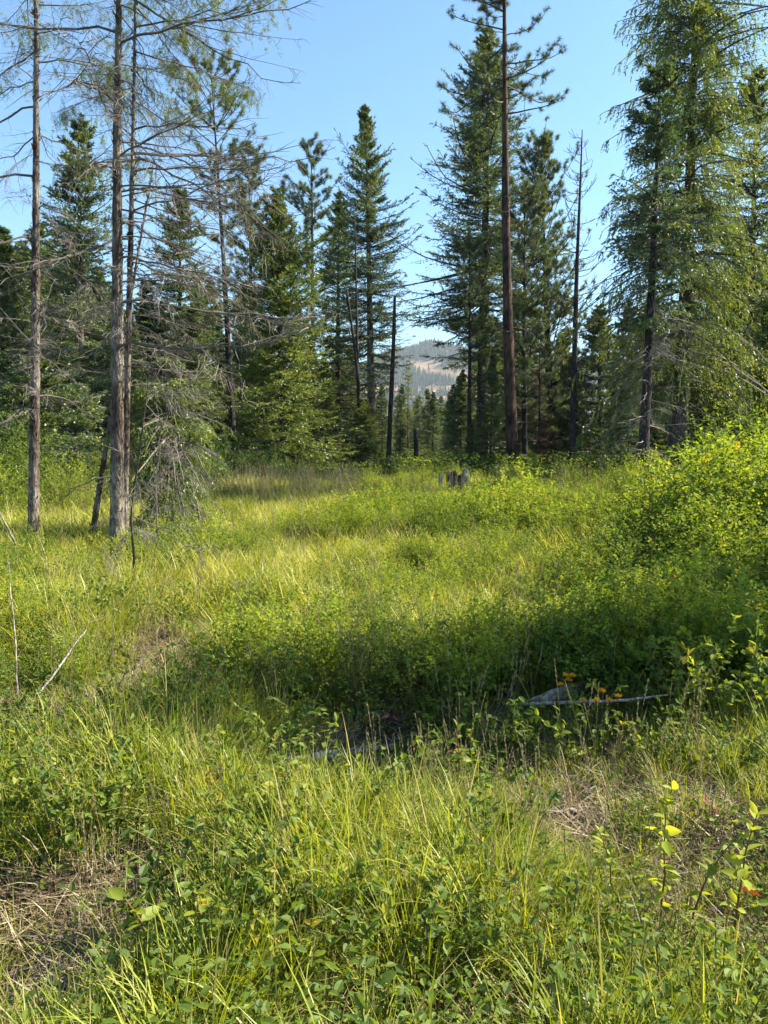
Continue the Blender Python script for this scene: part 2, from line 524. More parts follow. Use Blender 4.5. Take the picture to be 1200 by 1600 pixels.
MARKS_FAR = [(52, 0, 'the leftmost larch'), (130, 0, 'the thin crowned fir'), (180, 0, 'the larch pair'), (230, 0, 'the slim leaning trunk'), (280, 0, 'the thin pointed fir'), (340, 0, 'the ragged leaning pine'),
             (390, 0, 'the round topped dark pine'), (440, 0, 'the bright bushy fir'), (487, 0, 'the open topped pine'), (528, 0, 'the dark dense fir'), (575, 0, 'the tall narrow fir'), (612, 0, 'the broken snag'),
             (733, 0, 'the thin straight pine'), (757, 0, 'the broad tall fir'), (797, 0, 'the big red barked pine'), (842, 0, 'the rusty dead fir'), (857, 0, 'the dense upright pine'), (898, 0, 'the bare larch'),
             (936, 0, 'the short dark fir'), (1012, 0, 'the half dead fir'), (1065, 0, 'the massive drooping larch'), (1114, 0, 'the small green fir'), (1155, 0, 'the dark bare trunk'), (1175, 0, 'the tall bluish fir')]
USED = set()


def told(desc, px, py, far=False):
    """a label that places the thing by the nearest landmark; the same words are never given twice unless nothing is left"""
    marks = MARKS_FAR if far else MARKS_NEAR
    c = sorted(marks, key=lambda m: abs(m[0] - px) + (0 if far else abs(m[1] - py)))[:5]
    cand = []
    for (mx, my, nm) in c:
        dx = px - mx; dy = 0 if far else py - my
        if far:
            rel = 'behind' if abs(dx) < 14 else ('behind and left of' if dx < 0 else 'behind and right of')
        elif abs(dx) > abs(dy):
            rel = 'left of' if dx < 0 else 'right of'
        else:
            rel = 'behind' if dy < 0 else 'in front of'
        cand.append('%s %s %s' % (desc, rel, nm))
    for t_ in cand:
        if t_ not in USED:
            USED.add(t_); return t_
    return told('small ' + desc, px, py, far) if not desc.startswith('small small') else cand[0]


# ------------------------------------------------------------------ trees
def rot_about_z(v, a):
    c, s = np.cos(a)[..., None], np.sin(a)[..., None]
    x, y, z = v[..., 0:1], v[..., 1:2], v[..., 2:3]
    return np.concatenate([x * c - y * s, x * s + y * c, z], -1)


def spine_fn(H, lean, bow, seed):
    r = np.random.default_rng(seed)
    ph = r.uniform(0, 6, 4)

    def f(z):
        z = np.asarray(z, float); t = z / H
        x = lean[0] * t + bow[0] * np.sin(np.pi * t) + 0.012 * H * 0.25 * np.sin(5 * t + ph[0]) * t
        y = lean[1] * t + bow[1] * np.sin(np.pi * t) + 0.012 * H * 0.25 * np.sin(4 * t + ph[1]) * t
        return np.stack([x, y, z], -1)
    return f


def trunk_mesh(name, H, r0, spine, mat, sides=10, top=0.03, rings=None, rough=0.06, flare=0.35, zmax=None, zmin=-0.25):
    b = MB()
    rings = rings or max(14, int(H * 2.2))
    zz = np.linspace(zmin, zmax or H, rings)
    P = spine(zz)
    t = np.clip(zz / H, 0, 1)
    rad = r0 * ((1 - t) ** 0.85 * (1 - top) + top) * (1 + flare * np.exp(-np.maximum(zz, 0) / (r0 * 3 + .05)))
    Rr = rad[:, None] * (1 + rough * rng.normal(size=(rings, sides)))
    b.tubes(P[None], Rr[None], sides=sides, cap=True)
    return b.mesh(name, mat, True)


def limb_paths(n, spine, h, az, L, elev, droop, upturn, k=6, jag=0.03):
    s = np.linspace(0, 1, k)[None]
    base = spine(h)
    rr = L[:, None] * s
    wob = az[:, None] + rng.normal(0, jag * 3, (n, 1)) * s + np.cumsum(rng.normal(0, jag, (n, k)), 1)
    x = base[:, 0:1] + rr * np.cos(wob); y = base[:, 1:2] + rr * np.sin(wob)
    z = base[:, 2:3] + L[:, None] * (s * np.tan(elev)[:, None] - droop[:, None] * s ** 2 + upturn[:, None] * s ** 3) + np.cumsum(rng.normal(0, jag * .25, (n, k)), 1) * L[:, None]
    return np.stack([x, y, z], -1)


def along(P, s):
    """sample polylines P (n,k,3) at s (n,m) -> points and tangents"""
    n, k, _ = P.shape
    f = np.clip(s, 0, .9999) * (k - 1)
    i = f.astype(int); w = (f - i)[..., None]
    rows = np.arange(n)[:, None]
    a = P[rows, i]; c = P[rows, i + 1]
    return a * (1 - w) + c * w, norm(c - a)


def make_fir(H=14., Rmax=2., cb=.12, nl=240, m=18, q=8, needle=.10, nw=.042, e_top=35, e_bot=-8, droop=.25, up=.2, hang=0.1,
             gaps=.25, shape=.8, r0=.18, lean=(0, 0), bow=(0, 0), seed=1, leaf='fir', bark='bark_brown', dead=30, twl=.42, sides=10,
             dead_len=.6, full=0.55, mossy=False, dead_mat='twig_dark'):
    global rng
    rng = np.random.default_rng(seed)
    sp = spine_fn(H, lean, bow, seed)
    tm = trunk_mesh('trunk', H, r0, sp, M[bark], sides)
    b = MB()
    t = rng.random(nl) ** .9
    h = H * (cb + (0.985 - cb) * t)
    # whorls
    h = h + (np.round(h / .42) * .42 - h) * .55
    tt = np.clip((h - cb * H) / (H * (1 - cb)), 0, .99)
    az = rng.uniform(0, 2 * np.pi, nl)
    prof = np.minimum((1 - tt) ** shape, full + (1 - full) * tt / .35)
    ph = rng.uniform(0, 6, 3)
    sect = 1 + gaps * np.sin(az * 2 + h * 1.1 + ph[0]) * np.sin(h * 1.7 + ph[1]) + gaps * .6 * np.sin(az * 3 - h * 2.2 + ph[2])
    L = Rmax * prof * sect * rng.uniform(.55, 1.15, nl) * (.35 + .65 * np.clip((1 - tt) / .22, 0, 1)) + .12
    el = R(e_bot) + (R(e_top) - R(e_bot)) * tt ** 1.2 + rng.normal(0, .1, nl)
    P = limb_paths(nl, sp, h, az, L, el, droop * (1 - tt * .7) * rng.uniform(.6, 1.3, nl), up * rng.uniform(.5, 1.3, nl), k=6)
    rad = (0.006 + .011 * L)[:, None] * np.linspace(1, .25, 6)[None]
    b.tubes(P, rad, 3, tint=rng.uniform(0, .6, nl), mat=1)
    # twigs
    s = np.sort(rng.uniform(.12, 1, (nl, m)), 1); s[:, -1] = 1
    B, T = along(P, s)
    sg = np.where(np.arange(m) % 2 == 0, 1., -1.)[None] * np.ones((nl, 1))
    sg[:, -1] = 0
    D = rot_about_z(T, sg * rng.uniform(.7, 1.15, (nl, m)))
    D[..., 2] -= hang * rng.uniform(.3, 1.7, (nl, m)) + .05
    D = norm(D + rng.normal(0, .12, D.shape))
    tl = (L[:, None] * twl * (1.05 - s) * rng.uniform(.6, 1.2, (nl, m)) + .05 + .08 * np.clip(L / 1.2, 0, 1)[:, None])
    # clumps of needles along every twig, paired forwards
    f = (np.arange(q)[None, None] + rng.uniform(0, 1, (nl, m, q))) / q
    C = B[:, :, None] + D[:, :, None] * (tl[:, :, None] * f)[..., None]
    C[..., 2] -= (tl[:, :, None] * f ** 2) * hang * .6
    ND = D[:, :, None] * .9 + norm(rng.normal(size=C.shape)) * .75
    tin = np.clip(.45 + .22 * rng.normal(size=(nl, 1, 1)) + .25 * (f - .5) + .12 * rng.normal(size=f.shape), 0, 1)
    C = C.reshape(-1, 3); ND = ND.reshape(-1, 3)
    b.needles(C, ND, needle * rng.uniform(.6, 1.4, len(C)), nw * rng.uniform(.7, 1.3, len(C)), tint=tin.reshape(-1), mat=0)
    # leader
    z = np.linspace(H * .93, H * 1.0, 30)
    b.needles(sp(z), rng.normal(size=(30, 3)) * .5 + [0, 0, .8], needle, nw, tint=.5, mat=0)
    # dead limbs below the crown
    if dead:
        hh = rng.uniform(.1, max(cb + .25, .3), dead) * H
        Ld = Rmax * dead_len * rng.uniform(.4, 1.2, dead)
        P = limb_paths(dead, sp, hh, rng.uniform(0, 6.28, dead), Ld, R(-5) + rng.normal(0, .15, dead), rng.uniform(.1, .4, dead), rng.uniform(0, .3, dead), k=7, jag=.05)
        b.tubes(P, (.004 + .006 * Ld)[:, None] * np.linspace(1, .2, 7)[None], 3, tint=rng.uniform(.2, 1, dead), mat=1)
        m2 = 9
        s = rng.uniform(.2, 1, (dead, m2))
        B, T = along(P, s)
        D = rot_about_z(T, rng.choice([-1, 1], (dead, m2)) * rng.uniform(.5, 1.2, (dead, m2))) + rng.normal(0, .25, T.shape)
        D[..., 2] -= .25
        D = norm(D).reshape(-1, 3); B = B.reshape(-1, 3)
        ln = rng.uniform(.1, .45, len(B))[:, None]
        Q = np.stack([B, B + D * ln * .5 + rng.normal(0, .02, B.shape), B + D * ln + [0, 0, -.03]], 1)
        b.tubes(Q, np.array([.004, .003, .0015])[None] * np.ones((len(B), 1)), 3, tint=.8, mat=1)
    cm = b.mesh('crown', [M[leaf], M[dead_mat]])
    return tm, cm, sp


def make_pine(H=16., Rmax=1.6, cb=.35, nl=90, bursts=5, bn=26, nlen=.16, nw=.012, shape=.6, r0=.18, lean=(0, 0), bow=(0, 0), seed=1,
              leaf='pine', bark='bark_brown', e_top=45, e_bot=5, droop=.1, up=.25, gaps=.3, dead=25, sides=10, twn=6, irregular=.45, dead_mat='twig_dark', dead_hi=None):
    global rng
    rng = np.random.default_rng(seed)
    sp = spine_fn(H, lean, bow, seed)
    tm = trunk_mesh('trunk', H, r0, sp, M[bark], sides)
    b = MB()
    h = H * (cb + (.985 - cb) * rng.random(nl))
    h = h + (np.round(h / .6) * .6 - h) * .6
    tt = np.clip((h - cb * H) / (H * (1 - cb)), 0, .99)
    az = rng.uniform(0, 6.283, nl)
    L = Rmax * (1 - tt) ** shape * (1 + irregular * np.sin(az * 2 + h * .9) * np.sin(h * 1.3 + 1)) * rng.uniform(.45, 1.15, nl) + .2
    el = R(e_bot) + (R(e_top) - R(e_bot)) * tt + rng.normal(0, .16, nl)
    P = limb_paths(nl, sp, h, az, L, el, droop * rng.uniform(.4, 1.6, nl), up * rng.uniform(.4, 1.4, nl), k=6, jag=.06)
    b.tubes(P, (.008 + .013 * L)[:, None] * np.linspace(1, .3, 6)[None], 3, tint=rng.uniform(0, .6, nl), mat=1)
    m = twn
    s = rng.uniform(.3, 1, (nl, m)); s[:, 0] = 1
    B, T = along(P, s)
    D = norm(rot_about_z(T, rng.choice([-1, 1], (nl, m)) * rng.uniform(.2, 1.1, (nl, m))) + rng.normal(0, .3, T.shape) + [0, 0, .25])
    tl = np.minimum(.5, L[:, None] * .4) * rng.uniform(.3, 1.1, (nl, m))
    tl[:, 0] *= .2
    E = B + D * tl[..., None]
    Q = np.stack([B, (B + E) / 2 - [0, 0, .02], E], 2).reshape(-1, 3, 3)
    b.tubes(Q, np.array([.010, .008, .006])[None] * np.ones((len(Q), 1)), 3, tint=.3, mat=1)
    E = E.reshape(-1, 3); D = D.reshape(-1, 3)
    n = len(E)
    nb = max(1, bursts)
    off = (np.arange(nb) / nb)[None, :, None] * D[:, None] * -.22 + rng.normal(0, .025, (n, nb, 3))
    C = (E[:, None] + off).reshape(-1, 3)
    Db = np.repeat(D, nb, 0)
    CC = np.repeat(C, bn, 0); DD = np.repeat(Db, bn, 0)
    ND = norm(rng.normal(size=CC.shape)) + DD * .55
    tn = np.repeat(np.clip(.45 + .2 * rng.normal(size=len(C)), 0, 1), bn) + rng.normal(0, .1, len(CC))
    b.needles(CC, ND, nlen * rng.uniform(.65, 1.2, len(CC)), nw, tint=np.clip(tn, 0, 1), mat=0)
    if dead:
        hh = rng.uniform(.12, dead_hi or cb + .1, dead) * H
        Ld = Rmax * rng.uniform(.2, .8, dead)
        P = limb_paths(dead, sp, hh, rng.uniform(0, 6.28, dead), Ld, rng.normal(0, .2, dead), rng.uniform(0, .4, dead), rng.uniform(0, .4, dead), k=7, jag=.08)
        b.tubes(P, (.005 + .007 * Ld)[:, None] * np.linspace(1, .25, 7)[None], 3, tint=rng.uniform(0, .8, dead), mat=1)
        m2 = 5
        s = rng.uniform(.3, 1, (dead, m2)); B, T = along(P, s)
        D = norm(rot_about_z(T, rng.choice([-1, 1], (dead, m2)) * .9) + rng.normal(0, .3, T.shape)).reshape(-1, 3); B = B.reshape(-1, 3)
        ln = rng.uniform(.08, .35, len(B))[:, None]
        b.tubes(np.stack([B, B + D * ln * .5, B + D * ln + [0, 0, .02]], 1), np.array([.005, .004, .002])[None] * np.ones((len(B), 1)), 3, tint=.5, mat=1)
    cm = b.mesh('crown', [M[leaf], M[dead_mat]])
    return tm, cm, sp


def tree(name, parts, base, label, cat='tree', group=None, rz=0., scale=(1, 1, 1), tilt=(0, 0)):
    root = empty(name, base, rz)
    root.scale = scale
    root.rotation_euler = (tilt[0], tilt[1], rz)
    tag(root, label, cat, group)
    obj('trunk', parts[0], root)
    obj('crown', parts[1], root)
    return root


def spec(xb, Y, xt, yt):
    """base point on the ground, height and lean of a tree whose foot and top are seen at these places"""
    top = AT(xt, yt, Y)
    foot = AT(xb, 760, Y)
    z0 = float(gz(foot[0], Y))
    return (foot[0], Y, z0 - .03), top[2] - z0, (top[0] - foot[0], 0.0)


def hero(kind, name, xb, Y, xt, yt, label, group=None, **kw):
    base, H, lean = spec(xb, Y, xt, yt)
    f = make_fir if kind == 'fir' else make_pine
    parts = f(H=H, lean=lean, **kw)
    return tree(name, parts, base, label, 'tree', group)


hero('fir', 'fir_tree', 583, 38, 570, 163, 'tall narrow fir with visible grey trunk left of the valley gap', Rmax=2.5, cb=.26, nl=380, m=22, q=8,
     shape=.75, r0=.24, seed=21, bark='bark_grey', leaf='fir_blue', gaps=.5, e_top=38, e_bot=-12, droop=.2, up=.3, dead=50, dead_len=.45)
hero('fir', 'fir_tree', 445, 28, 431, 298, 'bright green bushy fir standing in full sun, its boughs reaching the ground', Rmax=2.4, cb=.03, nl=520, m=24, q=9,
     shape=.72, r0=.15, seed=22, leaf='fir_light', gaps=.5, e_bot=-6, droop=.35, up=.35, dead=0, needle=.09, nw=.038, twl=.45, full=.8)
hero('fir', 'fir_tree', 752, 41, 762, 42, 'broad tall fir with long layered boughs just left of the big red barked pine', Rmax=4.3, cb=.27, full=.45, nl=520, m=28, q=9,
     shape=.72, r0=.34, seed=23, leaf='fir_blue', gaps=.5, e_top=32, e_bot=-14, droop=.2, up=.3, dead=40, needle=.13, nw=.048, twl=.40, dead_len=.4)
hero('fir', 'fir_tree', 528, 43, 530, 300, 'dark dense fir crowded against the left side of the tall narrow fir', Rmax=2.8, cb=.05, nl=420, m=18, q=8,
     shape=.6, r0=.2, seed=24, gaps=.3, dead=10, needle=.1)
hero('fir', 'fir_tree', 128, 27, 124, 190, 'thin crowned fir between the two larch trunks', Rmax=1.9, cb=.10, nl=340, m=17, q=8,
     shape=.5, r0=.16, seed=25, leaf='fir_blue', gaps=.55, dead=30, bark='bark_grey')
hero('fir', 'fir_tree', 282, 33, 281, 292, 'fir with a thin pointed top behind the bare larch branches', Rmax=2.3, cb=.05, nl=400, m=18, q=8, shape=.6, r0=.17, seed=26, gaps=.35, dead=12)
hero('fir', 'fir_tree', 935, 37, 937, 478, 'short dark fir right of the bare snag', Rmax=2.6, cb=.04, nl=360, m=18, q=8, shape=.75, r0=.16, seed=27, leaf='fir_blue', gaps=.3, dead=8)
hero('fir', 'fir_tree', 1168, 33, 1182, 105, 'tall bluish fir near the corner behind the drooping larch', Rmax=3.0, cb=.12, nl=460, m=18, q=8, shape=.45, r0=.22, seed=28, leaf='fir_blue', gaps=.45, dead=30)
hero('fir', 'fir_tree', 1112, 23, 1116, 548, 'small green fir under the drooping larch and behind the tall shrub', Rmax=1.6, cb=.05, nl=220, m=18, q=8, shape=.6, r0=.1, seed=29, gaps=.3, dead=6, leaf='fir', needle=.07)
hero('fir', 'fir_tree', 2, 29, 6, 375, 'fir cut by the picture edge behind the leftmost larch', Rmax=2.2, cb=.06, nl=380, m=18, q=8, shape=.55, r0=.15, seed=30, gaps=.35, dead=12)
hero('fir', 'fir_tree', 1003, 19.5, 1033, 92, 'half dead fir with a thin dark leaning trunk left of the drooping larch', Rmax=1.35, cb=.42, nl=130, m=18, q=8, shape=.4, r0=.15, seed=31, leaf='fir_blue', bark='bark_dead',
     gaps=.5, dead=130, dead_len=1.0, dead_mat='twig_grey', hang=.35, droop=.35)
hero('fir', 'larch_tree', 1057, 22, 1098, -160, 'massive larch with hanging sunlit green boughs and a thick trunk', Rmax=2.5, cb=.20, nl=430, m=24, q=11, shape=.2, r0=.25, seed=32, leaf='larch',
     bark='bark_brown', gaps=.4, e_top=15, e_bot=-2, droop=.75, up=.1, hang=1.1, dead=80, dead_len=.4, twl=.34, needle=.085, nw=.034, full=.9, sides=14, dead_mat='twig_grey')
hero('pine', 'pine_tree', 368, 30, 331, 106, 'slender leaning pine with a ragged sparse crown above the bare branches', Rmax=1.45, cb=.30, nl=80, shape=.25, r0=.15, seed=41, bn=24, bursts=4, leaf='pine', bark='bark_dead', nlen=.17, nw=.014)
hero('pine', 'pine_tree', 396, 39, 388, 233, 'dark pine with a rounded top behind the bright bushy fir', Rmax=1.9, cb=.2, nl=150, shape=.45, r0=.18, seed=42, bn=22, bursts=4, nlen=.2, nw=.017)
hero('pine', 'pine_tree', 492, 46, 485, 224, 'pine with an open rounded top left of the tall narrow fir', Rmax=2.2, cb=.25, nl=160, shape=.5, r0=.2, seed=43, bn=22, bursts=4, nlen=.22, nw=.018)
hero('pine', 'pine_tree', 862, 37, 846, 232, 'dense pine with many upright tips right of the big red barked pine', Rmax=2.1, cb=.10, nl=260, shape=.5, r0=.22, seed=44, bn=24, bursts=4, nlen=.18, nw=.016, e_top=60, e_bot=10, bark='bark_dead')
hero('pine', 'pine_tree', 820, 34, 818, 300, 'young pine in the shade of the big red barked pine', Rmax=1.8, cb=.2, nl=150, shape=.4, r0=.14, seed=45, bn=20, bursts=4, nlen=.18, nw=.015, bark='bark_dead')
hero('pine', 'pine_tree', 733, 36, 734, 372, 'thin pine with a straight dark trunk in front of the broad tall fir', Rmax=1.4, cb=.45, nl=60, shape=.5, r0=.14, seed=46, bn=20, bursts=4, nlen=.18, nw=.015, bark='bark_dead')

# the big ponderosa, cut by the top edge: branches with needle bursts only high up
base, H, lean = spec(803, 30, 787, -190)
tm, cm, sp = make_pine(H=H, lean=lean, bow=(-.15, 0), Rmax=2.2, cb=.60, nl=60, shape=.25, r0=.24, seed=47, bn=34, bursts=3, nlen=.19, nw=.012, e_top=20, e_bot=-12,
                       droop=.15, up=.45, bark='bark_red', sides=16, twn=9, dead=46, dead_hi=.62)
tree('ponderosa_pine', (tm, cm), base, 'big straight pine with dark reddish bark rising out of the top of the picture')


# ---- background wood: copies of a few firs and pines
protos = []
for i, (lf, sh, gp) in enumerate([('fir', .7, .3), ('fir_blue', .6, .35), ('fir', .5, .35), ('fir_blue', .8, .25), ('fir_light', .6, .3)]):
    protos.append(make_fir(H=12, Rmax=1.9, cb=.07, nl=280, m=18, q=7, shape=sh, gaps=gp, r0=.15, seed=60 + i, leaf=lf, dead=10, needle=.14, nw=.06, twl=.45))
protos.append(make_pine(H=12, Rmax=1.6, cb=.3, nl=90, bursts=3, bn=18, shape=.45, r0=.13, seed=70, nlen=.2, nw=.02))
protos.append(make_fir(H=12, Rmax=1.3, cb=.35, nl=120, m=12, q=7, shape=.6, gaps=.4, r0=.11, seed=71, leaf='larch', dead=60, needle=.10, nw=.03, hang=.3))
low_protos = [make_fir(H=8, Rmax=1.5, cb=.04, nl=140, m=10, q=5, shape=.7, gaps=.25, r0=.1, seed=80 + i, leaf=lf, dead=0, needle=.2, nw=.08, sides=5) for i, lf in enumerate(['fir', 'fir_blue', 'fir'])]

SKY_X = [-200, 0, 60, 120, 200, 260, 330, 400, 470, 520, 580, 600, 612, 640, 690, 705, 730, 800, 880, 910, 960, 1010, 1100, 1200, 1400]
SKY_Y = [320, 330, 340, 340, 420, 450, 430, 430, 480, 470, 540, 610, 640, 640, 640, 620, 520, 440, 500, 600, 540, 450, 350, 300, 280]
rb = np.random.default_rng(5)
fill_labels = [
    (-300, 240, 'conifer in the thicket behind the bare larch trunks', 'conifers behind the larch trunks'),
    (240, 600, 'conifer in the dark wood behind the bright bushy fir', 'conifers behind the bright bushy fir'),
    (600, 712, 'small conifer far off in the valley gap below the hill', 'small conifers in the valley gap'),
    (712, 960, 'conifer in the shaded wood behind the big red barked pine', 'conifers behind the big pine'),
    (960, 1500, 'conifer in the wood behind the drooping larch', 'conifers behind the drooping larch')]


def fill_tree(px, Y, ytop, pk):
    p = AT(px, 760, Y)
    z0 = float(gz(p[0], Y))
    H = AT(px, ytop, Y)[2] - z0
    lab = [l for l in fill_labels if l[0] <= px < l[1]][0]
    pr = pk
    h0 = 8 if pr in low_protos else 12
    s = H / h0
    w = s * rb.uniform(.85, 1.3)
    if s < .35: w = s * 1.6
    name = 'pine_tree' if pr is protos[5] else ('larch_tree' if pr is protos[6] else 'fir_tree')
    looks = {id(protos[0]): 'dark fir', id(protos[1]): 'bluish fir', id(protos[2]): 'slim dark fir', id(protos[3]): 'broad bluish fir', id(protos[4]): 'light green fir', id(protos[5]): 'sparse pine', id(protos[6]): 'thin larch'}
    if Y < 100 and px in (637, 668, 650, 697, 676, 624, 706, 598, 720, 680):
        text = 'conifer %s in the valley gap' % {637: 'with thin pale crown right of the broken snag', 668: 'of middling height just right of the black stub', 650: 'far back right behind the black stub', 697: 'just left of the white branched snag',
                676: 'between the black stub and the white snag', 624: 'just right of the foot of the broken snag', 706: 'just left of the thin straight pine', 598: 'just left of the broken snag', 720: 'tight against the thin straight pine', 680: 'small and far back, between black stub and white snag'}.get(px, 'near the snags')
    elif 600 <= px < 712: text = lab[2]
    else:
        text = told(('short ' if ytop > 560 else 'tall ' if ytop < 440 else '') + looks.get(id(pr), 'small fir') + (' far back' if Y > 58 else ''), px, 0, True)
    t_ = tree(name, pr, (p[0], Y, z0 - .03), text, 'tree', lab[3], rz=rb.uniform(0, 6.28), scale=(w, w, s), tilt=(rb.normal(0, .015), rb.normal(0, .02)))
    return t_


for k in range(110):
    px = -150 + (k + rb.uniform(0, 1)) * 1500 / 110
    if 598 < px < 712: continue
    Y = rb.uniform(40, 72)
    ys = np.interp(px, SKY_X, SKY_Y) + rb.uniform(0, 110)
    fill_tree(px, Y, ys, protos[rb.integers(0, 7)] if rb.random() < .75 else protos[rb.integers(0, 2)])
for k in range(46):      # shorter ones closing the wood lower down
    px = -150 + (k + rb.uniform(0, 1)) * 1500 / 46
    if 590 < px < 715: continue
    Y = rb.uniform(29, 40)
    fill_tree(px, Y, rb.uniform(540, 660), protos[rb.integers(0, 5)])
for k in range(56):      # the valley gap
    px = 588 + (k + rb.uniform(0, 1)) * 136 / 56
    Y = rb.uniform(80, 200)
    fill_tree(px, Y, rb.uniform(618, 665) if Y > 120 else rb.uniform(635, 680), low_protos[rb.integers(0, 3)])
for (px, Y, yt) in ((637, 60, 562), (668, 80, 606), (650, 95, 622), (697, 72, 612), (676, 70, 612), (624, 65, 600), (706, 60, 600), (598, 58, 600), (720, 60, 590), (680, 95, 632)):
    fill_tree(px, Y, yt, protos[6] if px == 637 else protos[[0, 3, 1][int(px) % 3]])
for (px, Y, yt, k) in ((15, 26, 430, 1), (40, 31, 400, 0), (95, 30, 470, 4), (165, 31, 430, 1), (210, 29, 500, 0), (240, 33, 440, 3), (310, 31, 480, 1), (350, 34, 520, 0), (395, 31, 560, 1), (1140, 27, 420, 3), (1190, 26, 470, 1), (980, 30, 470, 1), (1225, 24, 330, 0)):
    fill_tree(px, Y, yt, protos[k])
# trees outside the frame to the right whose shade falls across the clearing and the near ground
for i, (x, y, s, w, pi) in enumerate([(8.2, 6.15, .80, .62, 6), (9.4, 7.3, .62, .34, 0), (11.6, 6.3, 1.0, .42, 2)]):
    tree('fir_tree', protos[pi], (x, y, float(gz(x, y))), 'shade tree just outside the right edge of the clearing', 'tree', 'shade trees to the right of the clearing', rz=i * 1.7, scale=(w, w, s))


# ---- near larches on the left with bare curved limbs
def limb_mesh(seed, L, foliage=0.0, r=.016, droop=.15, up=.28, elev=8, ntw=26, pale=.5, kids=5):
    global rng
    rng = np.random.default_rng(seed)
    b = MB()
    sp0 = lambda h: np.zeros((len(np.atleast_1d(h)), 3))
    one = np.ones(1)
    P = limb_paths(1, sp0, np.zeros(1), np.zeros(1), L * one, R(elev) * one, droop * one, up * one, k=11, jag=.045)
    b.tubes(P, (r * np.linspace(1, .18, 11))[None], 5, tint=pale * .6)
    # side boughs
    s = np.sort(rng.uniform(.2, .9, (1, kids)), 1)
    B, T = along(P, s)
    B = B[0]; T = T[0]
    D = norm(rot_about_z(T, rng.choice([-1, 1], kids) * rng.uniform(.35, .9, kids)) + rng.normal(0, .12, (kids, 3)))
    ln = L * (1 - s[0]) * rng.uniform(.4, .8, kids) + .15
    ss = np.linspace(0, 1, 7)[None, :, None]
    Q = B[:, None] + D[:, None] * ln[:, None, None] * ss + np.array([0, 0, 1.]) * (ss ** 2 * (.12 - .2 * rng.random((kids, 1, 1))) * ln[:, None, None])
    Q = Q + np.cumsum(rng.normal(0, .012, Q.shape), 1)
    b.tubes(Q, (.45 * r * np.linspace(1, .25, 7))[None] * np.ones((kids, 1)), 4, tint=pale * .7)
    # fine twigs on all of them
    allP = [along(P, rng.uniform(.1, 1, (1, ntw)))]
    allP += [along(Q, rng.uniform(.1, 1, (kids, 9)))]
    BB = np.concatenate([a.reshape(-1, 3) for a, _ in allP]); TT = np.concatenate([t_.reshape(-1, 3) for _, t_ in allP])
    n = len(BB)
    D = norm(rot_about_z(TT, rng.choice([-1, 1], n) * rng.uniform(.4, 1.2, n)) + rng.normal(0, .3, (n, 3)) - [0, 0, .28])
    ln = rng.uniform(.06, .34, n)[:, None]
    W = np.stack([BB, BB + D * ln * .35 + rng.normal(0, .008, BB.shape), BB + D * ln * .7 - [0, 0, .012], BB + D * ln + rng.normal(0, .015, BB.shape) - [0, 0, .03]], 1)
    b.tubes(W, np.array([.0036, .003, .0024, .0014])[None] * np.ones((n, 1)), 3, tint=pale + rng.uniform(-.3, .4, n))
    mats = [M['twig_grey']]
    me = b.mesh('branch', mats)
    fo = None
    if foliage > 0:
        b = MB()
        tips = W[:, 2:].reshape(-1, 3)
        k = rng.random(len(tips)) < foliage
        tips = tips[k]
        # hanging shoots with small needle tufts
        n = len(tips); q = 34
        f = rng.random((n, q))
        hl = rng.uniform(.08, .3, n)
        dr = rng.normal(0, .25, (n, 3)); dr[:, 2] = -1
        C = (tips[:, None] + dr[:, None] * (hl[:, None] * f)[..., None] + rng.normal(0, .012, (n, q, 3))).reshape(-1, 3)
        b.needles(C, rng.normal(size=C.shape) - [0, 0, .3], .035 * rng.uniform(.6, 1.4, len(C)), .008, tint=np.clip(.5 + .25 * rng.normal(size=len(C)), 0, 1))
        fo = b.mesh('foliage', M['larch'])
    return me, fo


bare = [limb_mesh(100 + i, L, 0, r=r_, droop=d_, up=u_, elev=e_, ntw=int(L * 11)) for i, (L, r_, d_, u_, e_) in enumerate(
    [(2.6, .017, .25, .30, 6), (2.0, .013, .35, .30, 4), (1.5, .010, .30, .10, 0), (2.9, .019, .55, .42, 10), (1.1, .008, .45, .15, -4), (2.2, .014, .7, .35, 8), (.7, .006, .3, .1, 0), (.45, .005, .2, .1, 5)])]
leafy = [limb_mesh(120 + i, L, fo, r=.014, droop=.4, up=.25, elev=8, ntw=int(L * 16), kids=7) for i, (L, fo) in enumerate([(2.1, .75), (1.6, .8), (1.2, .8), (2.5, .6)])]
for me_, fo_ in bare + leafy:
    pass


